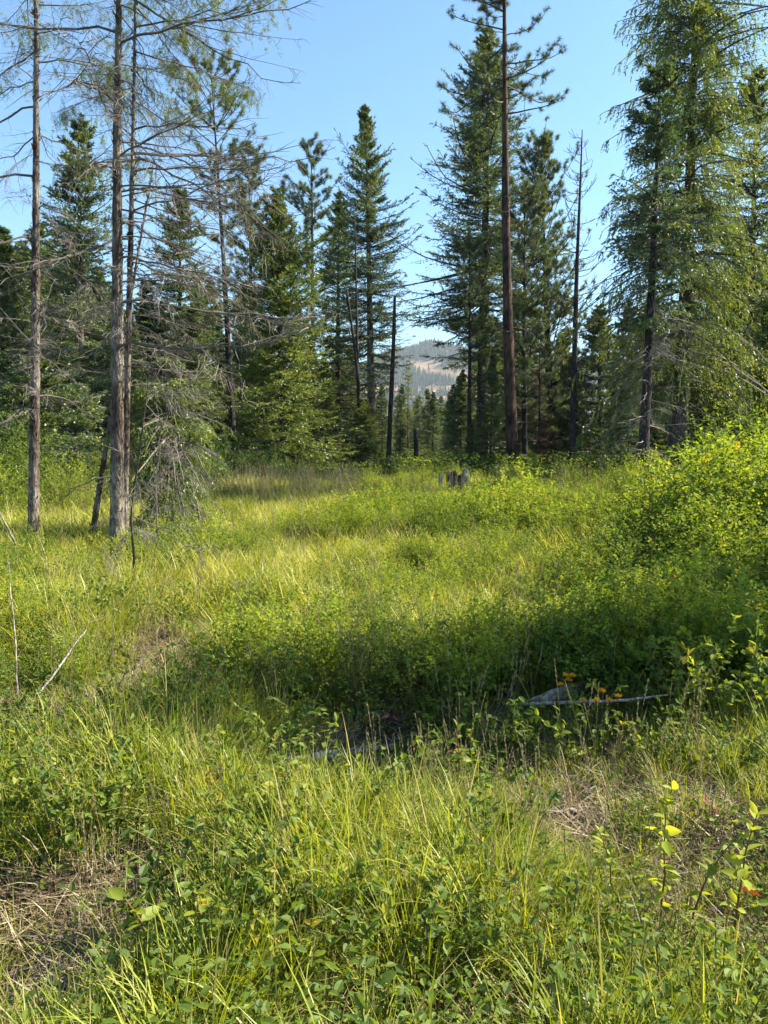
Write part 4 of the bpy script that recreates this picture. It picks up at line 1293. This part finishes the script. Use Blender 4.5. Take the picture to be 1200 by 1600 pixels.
# a dense tussock meadow in the lower middle and right
d = d + .5 * np.exp(-(((px - 720) / 260) ** 2 + ((py - 1400) / 160) ** 2)) + .75 * np.exp(-(((px - 1000) / 260) ** 2 + ((py - 1530) / 120) ** 2)) + .35 * np.exp(-(((px - 300) / 200) ** 2 + ((py - 1230) / 90) ** 2))
d = d - .35 * np.exp(-(((px - 560) / 200) ** 2 + ((py - 1130) / 70) ** 2))
d = d * (1 - .8 * litter(X, Y))
keep = r.random(len(X)) < d
X, Y, px, py = X[keep], Y[keep], px[keep], py[keep]
n = len(X)
s = r.uniform(.55, 1.15, n) * (1 + .25 * np.sin(X * 2 + Y)) * (1 + .2 * np.exp(-(((px - 720) / 220) ** 2 + ((py - 1400) / 120) ** 2))) * lowf(X, Y)
idx = r.integers(0, 6, n)
scatter('grass', fine, np.stack([X, Y, gz(X, Y)], 1), np.stack([r.normal(0, .12, n), r.normal(0, .12, n), r.uniform(0, 6.28, n)], 1), np.stack([s, s, s], 1), idx,
        'long arching green grass covering the near ground', 'grass')

dl = lib([tuft(610 + i, 26, .05, .26, .004, 'straw', lean=.45, bend=.5, k=4) for i in range(3)], 'dry_tuft')
X, Y = field(2600, 1.6, 9, 1.4, r=r)
px, py = pix(X, Y)
d = .12 + .6 * np.exp(-(((px - 1000) / 240) ** 2 + ((py - 1530) / 100) ** 2)) + .5 * litter(X, Y) + .3 * np.exp(-(((px - 860) / 120) ** 2 + ((py - 1240) / 60) ** 2))
keep = r.random(len(X)) < d
X, Y = X[keep], Y[keep]; n = len(X)
s = r.uniform(.5, 1.2, n)
scatter('dry_grass', dl, np.stack([X, Y, gz(X, Y)], 1), np.stack([r.normal(0, .2, n), r.normal(0, .2, n), r.uniform(0, 6.28, n)], 1), np.stack([s, s, s], 1), r.integers(0, 3, n),
        'pale dry grass mixed into the green tufts', 'grass')

md_l = lib([tuft(620 + i, 38, .09, .42, .0075, 'meadow', lean=.28, bend=.45, dry=.2, k=3) for i in range(4)], 'meadow_tuft')
X, Y = field(15000, 5.5, 27, 1.35, r=r)
px, py = pix(X, Y)
d = .75 + .25 * np.sin(X * 1.3) * np.sin(Y * 1.1 + 1) - .97 * litter(X, Y)
d = np.where(px > 760, d * .8, d)
keep = r.random(len(X)) < d
X, Y = X[keep], Y[keep]; n = len(X)
s = r.uniform(.6, 1.2, n) * (1 + .2 * np.sin(X * .9 + Y * .5)) * np.clip(.75 + .03 * Y, 0, 1.3) * lowf(X, Y)
scatter('meadow_grass', md_l, np.stack([X, Y, gz(X, Y)], 1), np.stack([r.normal(0, .12, n), r.normal(0, .12, n), r.uniform(0, 6.28, n)], 1), np.stack([s * 1.2, s * 1.2, s], 1), r.integers(0, 4, n),
        'pale yellow green meadow grass standing in the sun', 'grass')


# low leafy ground cover between everything
def herb(seed, n, Rr, H, leaf, Lf, far):
    global rng
    rng = np.random.default_rng(seed)
    a = rng.uniform(0, 6.28, n); rr = Rr * np.sqrt(rng.random(n))
    z = H * rng.uniform(.15, 1, n)
    C = np.stack([rr * np.cos(a), rr * np.sin(a), z], 1)
    b = MB()
    D = rng.normal(size=(n, 3)); D[:, 2] = D[:, 2] * .4
    Ls = Lf * rng.uniform(.5, 1.3, n)
    tn = np.clip(.42 + .2 * rng.normal(size=n), 0, 1)
    (b.kites if far else b.leaves)(C, D, Ls, Ls * .6, tint=tn)
    k = n // 5
    B = C[:k].copy(); F = B * [.4, .4, 0]
    b.tubes(np.stack([F, (B + F) / 2 + rng.normal(0, .01, B.shape), B], 1), np.full((k, 3), .0016), 3, tint=.4, mat=1)
    return b.mesh('herb', [M[leaf], M['stem_green']])


hl = lib([herb(640, 60, .13, .16, 'leaf', .026, False), herb(641, 60, .12, .22, 'leaf', .022, False), herb(642, 50, .12, .14, 'leaf_lime', .024, False), herb(643, 46, .1, .25, 'leaf', .024, False)], 'herb')
X, Y = field(5200, 1.6, 9, 1.2, r=r)
d = .5 + .4 * np.sin(X * 2.3 + 2) * np.sin(Y * 1.9 + X) - litter(X, Y) * .7
keep = r.random(len(X)) < d
X, Y = X[keep], Y[keep]; n = len(X)
s = r.uniform(.6, 1.4, n) * lowf(X, Y)
scatter('ground_cover', hl, np.stack([X, Y, gz(X, Y)], 1), np.stack([r.normal(0, .1, n), r.normal(0, .1, n), r.uniform(0, 6.28, n)], 1), np.stack([s, s, s], 1), r.integers(0, 4, n),
        'low small leaved herbs growing between the grass', 'ground cover')

# thicket filling the meadow on the right and the middle distance
th = lib([herb(650 + i, 330, .36, .75, lf, .042, True) for i, lf in enumerate(['leaf', 'leaf', 'leaf_lime', 'leaf_dark'])] + [m_[1] for m_ in mid_sh], 'thicket')
X, Y = field(4600, 4.6, 27, 1.3, r=r)
px, py = pix(X, Y)
w = 1 / (1 + np.exp(-(px - (560 + np.where(Y < 9, 120, 0))) / 90))
d = .44 + .52 * w + .50 * lump(X, Y) * w - litter(X, Y)
d = np.where((Y > 19), d + .3, d)
keep = r.random(len(X)) < d
X, Y, w = X[keep], Y[keep], w[keep]; n = len(X)
s = r.uniform(.35, 1.0, n) * (.50 + .36 * w) * (1 + .3 * lump(X, Y)) * lowf(X, Y) * np.where(Y > 14, .8, .95)
px, py = pix(X, Y)
s = s * (1 + .55 * np.clip((px - 930) / 200, 0, 1) * np.clip((Y - 7) / 3, 0, 1))
scatter('undergrowth', th, np.stack([X, Y, gz(X, Y)], 1), np.stack([r.normal(0, .1, n), r.normal(0, .1, n), r.uniform(0, 6.28, n)], 1), np.stack([s * 1.2, s * 1.2, s], 1),
        np.where(r.random(n) < .1, 3, np.where(r.random(n) < .45, r.integers(0, 3, n), r.integers(4, 8, n))), 'leafy undergrowth of low bushes across the meadow', 'undergrowth')


# forest undergrowth behind the meadow
X = r.uniform(-26, 30, 900); Y = r.uniform(25, 48, 900); n = 900
s = r.uniform(.8, 1.7, n)
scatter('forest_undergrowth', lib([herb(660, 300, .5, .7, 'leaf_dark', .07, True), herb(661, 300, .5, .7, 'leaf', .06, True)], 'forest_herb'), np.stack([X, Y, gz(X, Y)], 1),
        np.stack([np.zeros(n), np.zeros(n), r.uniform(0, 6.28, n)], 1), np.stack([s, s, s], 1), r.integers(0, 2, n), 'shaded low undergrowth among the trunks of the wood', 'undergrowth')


# straw, dead leaves and needles on the ground
def straw(seed, n, Rr, L, mat, W=.003, flat=.06):
    global rng
    rng = np.random.default_rng(seed)
    a = rng.uniform(0, 6.28, n); rr = Rr * np.sqrt(rng.random(n))
    P = np.stack([rr * np.cos(a), rr * np.sin(a), rng.uniform(.0, flat, n)], 1)
    b = MB()
    b.blades(P, rng.uniform(0, 6.28, n), rng.uniform(1.1, 1.6, n), L * rng.uniform(.4, 1.2, n), W * rng.uniform(.6, 1.6, n), rng.uniform(-.1, .25, n), tint=rng.uniform(0, 1, n), k=2)
    return b.mesh('straw', M[mat])


def bits(seed, n, Rr):
    global rng
    rng = np.random.default_rng(seed)
    a = rng.uniform(0, 6.28, n); rr = Rr * np.sqrt(rng.random(n))
    B = np.stack([rr * np.cos(a), rr * np.sin(a), rng.uniform(.0, .03, n)], 1)
    D = rng.normal(size=(n, 3)); D[:, 2] *= .15; D = norm(D) * rng.uniform(.04, .22, n)[:, None]
    b = MB()
    b.tubes(np.stack([B, B + D * .5 + rng.normal(0, .006, B.shape), B + D], 1), rng.uniform(.0012, .004, (n, 1)) * np.ones((1, 3)), 4, tint=rng.random(n))
    b.kites(B + rng.normal(0, .06, B.shape) * [1, 1, .1], rng.normal(size=(n, 3)) * [1, 1, .2], .035, .02, tint=rng.random(n) * .6, mat=1)
    return b.mesh('bits', [M['twig_grey'], M['straw']])


sl = lib([straw(670, 90, .16, .16, 'straw'), straw(671, 110, .18, .12, 'straw', .0025, .04), bits(672, 26, .18), bits(673, 20, .14)], 'straw')
X, Y = field(5000, 1.5, 9, 1.3, r=r)
L_ = litter(X, Y)
keep = r.random(len(X)) < .28 + L_
X, Y = X[keep], Y[keep]; n = len(X)
s = r.uniform(.6, 1.3, n)
scatter('dry_litter', sl, np.stack([X, Y, gz(X, Y) + .004], 1), np.stack([r.normal(0, .08, n), r.normal(0, .08, n), r.uniform(0, 6.28, n)], 1), np.stack([s, s, s], 1), r.integers(0, 4, n),
        'dry straw, dead leaves and twigs lying on the ground', 'litter')


# seed stalks
def stalks(seed, n, Rr, H, curl=.1):
    global rng
    rng = np.random.default_rng(seed)
    a = rng.uniform(0, 6.28, n); rr = Rr * rng.random(n)
    B = np.stack([rr * np.cos(a), rr * np.sin(a), np.full(n, -.02)], 1)
    T = B + np.stack([rng.normal(0, .1, n), rng.normal(0, .1, n), rng.uniform(.7, 1.1, n)], 1) * H
    s = np.linspace(0, 1, 5)[None, :, None]
    P = B[:, None] * (1 - s) + T[:, None] * s + (s ** 2) * rng.normal(0, curl * H * .5, (n, 1, 3)) * [1, 1, .1]
    b = MB()
    b.tubes(P, (.0016 * np.linspace(1, .5, 5))[None] * np.ones((n, 1)), 3, tint=.9, mat=1)
    q = 26
    f = rng.random((n, q)) * .22 + .78
    C, TT = along(P, f)
    b.needles(C.reshape(-1, 3), (TT + norm(rng.normal(size=TT.shape)) * .45).reshape(-1, 3), .022, .005, tint=rng.uniform(.5, 1, n * q))
    return b.mesh('stalks', [M['straw'], M['stem_green']])


st = lib([stalks(680 + i, 6, .16, .85) for i in range(3)], 'stalk')
r2 = np.random.default_rng(31)
gx, gy = [], []
for _ in range(260):
    px_ = r2.uniform(310, 560); Yq = r2.uniform(16, 23); p = AT(px_, 760, Yq); gx.append(p[0]); gy.append(Yq)
for _ in range(420):
    Yq = r2.uniform(3.5, 20); gx.append(r2.uniform(-.45, .45) * Yq); gy.append(Yq)
for _ in range(70):
    Yq = r2.uniform(1.9, 3.6); gx.append(r2.uniform(-.45, .45) * Yq); gy.append(Yq)
X = np.array(gx); Y = np.array(gy); n = len(X); s = r2.uniform(.8, 1.25, n) * np.where(Y < 14, .7, 1.05) * np.where(Y < 3.6, .72, 1)
scatter('seeding_grass', st, np.stack([X, Y, gz(X, Y)], 1), np.stack([np.zeros(n), np.zeros(n), r2.uniform(0, 6.28, n)], 1), np.stack([s, s, s], 1), r2.integers(0, 3, n),
        'tall straw coloured seed heads along the far edge of the meadow', 'grass')


def lone_stalk(pts, Y, label, seed):
    global rng
    rng = np.random.default_rng(seed)
    Q = np.array([AT(x, y, Y) for x, y in pts])
    base = Q[0].copy(); base[2] = gz(base[0], base[1])
    Q = Q - base; Q[0, 2] = -.02
    s = np.linspace(0, len(pts) - 1, 9)
    P = np.stack([np.interp(s, range(len(pts)), Q[:, i]) for i in range(3)], 1)
    root = empty('grass_stalk', base); tag(root, label, 'grass stalk')
    b = MB(); b.tubes(P[None], (.0022 * np.linspace(1, .6, 9))[None], 5, tint=1.)
    obj('stem', b.mesh('stem', M['stem_green'], True), root)
    b = MB(); q = 90
    C, T = along(P[None], rng.uniform(.8, 1, (1, q)))
    b.needles(C[0], T[0] * 1.4 + norm(rng.normal(size=T[0].shape)) * .4, .016, .004, tint=rng.uniform(.3, 1, q))
    obj('seed_head', b.mesh('seed_head', M['straw']), root)


lone_stalk([(1126, 1400), (1128, 1310), (1135, 1220)], 2.9, 'upright grass stalk with a narrow seed head in the right foreground', 1)
lone_stalk([(1115, 1420), (1114, 1330), (1113, 1262)], 2.85, 'shorter upright grass stalk beside the taller one', 2)
lone_stalk([(1150, 1380), (1180, 1290), (1212, 1225)], 2.9, 'yellow grass stalk leaning towards the right edge', 3)
lone_stalk([(1085, 1180), (1082, 1120), (1080, 1085)], 4.4, 'grass stalk standing in the shade behind the leaning branch', 4)


# flowers
def flower(px, py, Y, label, seed, n=3, s=1.):
    """orange flower head cluster at this place, on stems down to the ground"""
    global rng
    rng = np.random.default_rng(seed)
    t = AT(px, py, Y); base = np.array([t[0], t[1], float(gz(t[0], t[1]))])
    root = empty('orange_flower', base); tag(root, label, 'flower', None)
    top = t - base
    heads = top + rng.normal(0, .022 * s, (n, 3))
    b = MB()
    P = np.stack([np.zeros((n, 3)) - [0, 0, .02], heads * [.5, .5, .5] + rng.normal(0, .01, (n, 3)), heads], 1)
    b.tubes(P, np.full((n, 3), .002 * s), 4, tint=.3)
    obj('stem', b.mesh('stem', M['stem_green'], True), root)
    for h in heads:
        b = MB()
        k = 44
        D = rng.normal(size=(k, 3)); D[:, 2] = np.abs(D[:, 2]) * .6
        b.kites(np.repeat(h[None], k, 0) + norm(D) * .005 * s, D, .017 * s * rng.uniform(.6, 1.2, k), .009 * s, tint=rng.random(k))
        obj('flower_head', b.mesh('flower_head', M['flower']), root)


flower(893, 1060, 4.25, 'largest orange flower cluster above the grey log', 1, 5)
flower(874, 1067, 4.25, 'small orange flower left of the largest cluster', 2, 1)
flower(914, 1092, 3.95, 'orange flowers hanging over the leaning branch, left pair', 3, 2)
flower(945, 1091, 3.95, 'orange flowers over the leaning branch, right of the pair', 4, 2)
flower(968, 1084, 3.95, 'small yellow orange flower at the middle of the leaning branch', 5, 1)
flower(507, 880, 8.2, 'orange flower patch in the bright meadow grass', 6, 4, 1.1)
flower(590, 769, 14, 'orange flower patch at the far edge of the meadow', 7, 5, 1.5)
flower(646, 927, 7.2, 'lone orange flower in the middle of the meadow', 8, 2, 1.2)
flower(1018, 748, 10.0, 'orange flower in the thicket below the tall shrub', 9, 2, 1.8)
flower(1060, 760, 9.0, 'orange flowers at the foot of the lime green shrub', 10, 2, 1.8)
flower(1053, 911, 6.0, 'orange flower in the shaded thicket on the right', 11, 1, 1.5)


# ------------------------------------------------------------------ logs, branches, stump
def log(name, pts, rads, label, mat='wood_grey', cat='log', seed=1, sides=12, stubs=0, rough=.12, world=None):
    global rng
    rng = np.random.default_rng(seed)
    Q = np.array(world if world is not None else [AT(x, y, Y) for x, y, Y in pts])
    c = Q.mean(0)
    k = max(12, 5 * len(Q))
    s = np.linspace(0, len(Q) - 1, k)
    P = np.stack([np.interp(s, range(len(Q)), Q[:, i]) for i in range(3)], 1) - c
    P = P + np.cumsum(rng.normal(0, .0025, P.shape), 0)
    rr = np.interp(s, range(len(Q)), rads)
    nz = rng.normal(size=(1, sides)) * .7 + rng.normal(size=(k, sides)) * .4
    root = empty(name, c); tag(root, label, cat)
    b = MB(); b.tubes(P[None], (rr[:, None] * (1 + rough * nz))[None], sides=sides, cap=True)
    obj('trunk' if cat == 'log' else 'stem', b.mesh(name, M[mat], True), root)
    for i in range(stubs):
        B, T = along(P[None], np.array([[rng.uniform(.1, .95)]]))
        D = norm(T[0, 0] * .4 + rng.normal(0, .6, 3) + [0, 0, .3]) * rng.uniform(.03, .14)
        b = MB(); b.tubes(np.stack([B[0, 0], B[0, 0] + D * .5, B[0, 0] + D])[None], (rads[-1] * .9 * np.array([.8, .6, .3]))[None], 5, tint=.5)
        obj('twig', b.mesh('twig', M[mat]), root)
    return root


log('fallen_log', [(808, 1099, 4.2), (838, 1091, 4.25), (872, 1083, 4.35), (915, 1072, 4.5), (960, 1068, 4.7)], [.005, .024, .036, .038, .034], 'broken grey log end lying under the orange flowers', seed=3, sides=16, rough=.18, stubs=2)
log('fallen_branch', [(816, 1101, 4.1), (900, 1097, 4.0), (985, 1090, 4.0), (1075, 1077, 4.1)], [.010, .009, .007, .003], 'long thin grey branch lying from the log end to the right', cat='branch', seed=4, sides=7, stubs=4)
log('fallen_log', [(395, 1196, 3.75), (440, 1188, 3.76), (500, 1178, 3.8), (560, 1170, 3.85), (622, 1162, 3.9)], [.012, .022, .026, .026, .010], 'bleached white log half hidden in the dark hollow', seed=5, rough=.15)
log('fallen_branch', [(1030, 985, 6.2), (1070, 966, 6.2), (1130, 958, 6.3), (1235, 965, 6.4)], [.01, .017, .018, .016], 'arched grey branch over the dark gap at the right edge', cat='branch', seed=6, sides=7, stubs=3)
log('fallen_log', [(1050, 1003, 6.4), (1120, 1000, 6.5), (1215, 990, 6.6)], [.03, .05, .05], 'pale log deep in the shade under the arched branch', seed=7)
log('dead_branch', [(58, 1090, 4.3), (95, 1040, 4.5), (135, 985, 4.8), (140, 968, 4.8)], [.007, .006, .005, .002], 'slanting grey dead branch in the left meadow', cat='branch', seed=8, sides=6, stubs=5)
log('dead_branch', [(28, 1110, 4.2), (24, 1000, 4.3), (16, 905, 4.4), (18, 880, 4.4)], [.005, .0045, .003, .0015], 'upright thin grey stem at the left edge', cat='branch', seed=9, sides=6, stubs=8)
log('dead_branch', [(100, 1210, 3.6), (112, 1150, 3.7), (121, 1100, 3.8)], [.006, .006, .004], 'short dark stem leaning right in the left foreground', mat='bark_dead', cat='branch', seed=10, sides=6, stubs=3)
log('dead_branch', [(166, 1150, 4.2), (182, 1090, 4.3), (203, 1035, 4.4)], [.007, .006, .002], 'thin dark stem leaning right over the brown litter', mat='bark_dead', cat='branch', seed=11, sides=6, stubs=5)
log('dead_branch', [(240, 1130, 4.1), (255, 1090, 4.2), (270, 1050, 4.3)], [.007, .006, .002], 'thin reddish stem beside the litter patch', mat='bark_red', cat='branch', seed=12, sides=6, stubs=3)
log('dead_branch', [(8, 1160, 4.0), (28, 1100, 4.1), (48, 1055, 4.2)], [.007, .006, .002], 'dark crooked stem crossing the upright grey one', mat='bark_dead', cat='branch', seed=13, sides=6, stubs=5)
log('dead_branch', [(0, 800, 9), (20, 840, 9), (38, 875, 9.1)], [.006, .012, .013], 'pale dead stick leaning against the foot of the leftmost larch', cat='branch', seed=14, sides=6)
log('fallen_branch', [(292, 1346, 2.85), (330, 1353, 2.8), (372, 1368, 2.75)], [.005, .006, .004], 'small grey branch lying beside the bare litter in the lower left', cat='branch', seed=15, sides=6, stubs=2)
log('fallen_branch', [(418, 1604, 2.12), (428, 1580, 2.16), (438, 1560, 2.2)], [.007, .008, .006], 'short bleached stick at the bottom edge', cat='branch', seed=16, sides=7)
log('fallen_branch', [(868, 1272, 3.1), (895, 1266, 3.12), (920, 1260, 3.15)], [.008, .011, .008], 'short pale stick on the straw in the right foreground', cat='branch', seed=17, sides=7)
log('fallen_branch', [(0, 866, 9.5), (60, 890, 9.2), (130, 880, 9.6), (170, 868, 10)], [.01, .013, .011, .006], 'long pale branch lying around the feet of the larches', cat='branch', seed=18, sides=6, stubs=6)
log('fallen_branch', [(205, 1500, 2.3), (215, 1530, 2.25), (225, 1590, 2.15)], [.005, .007, .006], 'dark twig rising from the litter at the bottom left', mat='bark_dead', cat='branch', seed=19, sides=6, stubs=2)
log('fallen_branch', [(1000, 1322, 2.95), (1070, 1330, 2.9), (1140, 1345, 2.85), (1200, 1380, 2.75)], [.004, .006, .006, .004], 'thin grey branch in the grass behind the bright sprigs', cat='branch', seed=20, sides=6, stubs=4)


def stump():
    global rng
    rng = np.random.default_rng(8)
    Y = 19.5
    base = AT(712, 760, Y); base[2] = gz(base[0], Y)
    root = empty('tree_stump', base); tag(root, 'old hollow grey stump with split sides at the far edge of the meadow', 'stump')
    zt = AT(710, 735, Y)[2] - base[2]
    k, sd = 8, 18
    a = np.arange(sd) / sd * 6.283
    edge = zt * (.90 + .04 * np.sin(a * 3 + 1) + .06 * rng.normal(size=sd))
    V = []
    for i in range(k):
        f = i / (k - 1)
        rr = .23 * (1 + .35 * (1 - f) ** 3) * (1 + .06 * rng.normal(size=sd))
        V.append(np.stack([rr * np.cos(a), rr * np.sin(a), edge * f - .05 * (1 - f)], 1))
    for i in range(4):
        f = 1 - i / 3
        rr = .185
        V.append(np.stack([rr * np.cos(a) * (1 - .1 * i), rr * np.sin(a) * (1 - .1 * i), edge * f * .98 + .02 * (1 - f)], 1))
    V = np.concatenate(V)
    K = k + 4
    q = [[i * sd + j, i * sd + (j + 1) % sd, (i + 1) * sd + (j + 1) % sd, (i + 1) * sd + j] for i in range(K - 1) for j in range(sd)]
    b = MB(); b.add(V, None, np.array(q))
    obj('shell', b.mesh('shell', M['bark_grey']), root)
    for dx, h in ((.25, 1.06), (-.40, .92)):
        b = MB()
        zz = np.linspace(-.05, zt * h, 6)
        P = np.stack([dx + 0 * zz, -.20 + 0 * zz, zz], 1)
        b.tubes(P[None], (.05 * (1 + .15 * rng.normal(size=(6, 6))))[None], sides=6, cap=True)
        obj('splinter', b.mesh('splinter', M['wood_pale']), root)


stump()


# red and pale leaves here and there
def leaf_patch(name, px, py, label, mat, n, Rr, L, seed, zup=.12, cat='plant'):
    global rng
    rng = np.random.default_rng(seed)
    g = G(px, py)
    root = empty(name, g); tag(root, label, cat)
    C = rng.normal(0, Rr, (n, 3)) * [1, 1, 0] + [0, 0, zup]
    C[:, 2] += rng.normal(0, .03, n)
    b = MB(); F = C * [.3, .3, 0] - [0, 0, .02]
    b.tubes(np.stack([F, (C + F) / 2, C], 1), np.full((n, 3), .0015), 3, tint=.3)
    obj('stem', b.mesh('stem', M['twig_red']), root)
    for c in C:
        o = obj('leaf', leaf_me[mat] if mat in leaf_me else one_leaf(mat), root, c)
        o.scale = (L * rng.uniform(.7, 1.2),) * 3
        o.rotation_euler = (rng.normal(0, .6), rng.normal(0, .6), rng.uniform(0, 6.28))


leaf_me['white_leaf'] = one_leaf('white_leaf')
leaf_patch('red_leafed_plant', 612, 1125, 'dark red leaves in the shaded middle of the foreground', 'leaf_red', 5, .02, .06, 1)
leaf_patch('red_leafed_plant', 1105, 1325, 'cluster of dark red leaves in the shade at the right', 'leaf_red', 9, .05, .035, 2)
leaf_patch('red_leafed_plant', 714, 1175, 'orange red leaves beside the drooping green sprig', 'leaf_red', 4, .02, .04, 3, zup=.18)
leaf_patch('pale_leafed_plant', 1085, 1020, 'pale leaves glinting in the dark gap at the right', 'white_leaf', 9, .14, .05, 4, zup=.12)
leaf_patch('pale_leafed_plant', 937, 1000, 'white tipped leaves in the grass right of the meadow centre', 'white_leaf', 4, .03, .06, 5, zup=.3)


# ------------------------------------------------------------------ air
def haze():
    me = bpy.data.meshes.new('haze')
    x0, x1, y0, y1, z0, z1 = -3700, 3700, -3700, 3700, -12, 310
    V = [(x, y, z) for x in (x0, x1) for y in (y0, y1) for z in (z0, z1)]
    F = [(0, 1, 3, 2), (4, 6, 7, 5), (0, 4, 5, 1), (2, 3, 7, 6), (0, 2, 6, 4), (1, 5, 7, 3)]
    me.from_pydata(V, [], F); me.update()
    m, nt, out = mat_new('haze')
    pv = nt.nodes.new('ShaderNodeVolumePrincipled')
    pv.inputs['Color'].default_value = (.80, .88, 1.0, 1)
    pv.inputs['Density'].default_value = HAZE
    pv.inputs['Anisotropy'].default_value = 0.0
    nt.links.new(pv.outputs[0], out.inputs['Volume'])
    me.materials.append(m)
    tag(obj('haze', me), 'thin blue summer haze over the valley', 'haze', kind='stuff')


HAZE = 0.00013
haze()
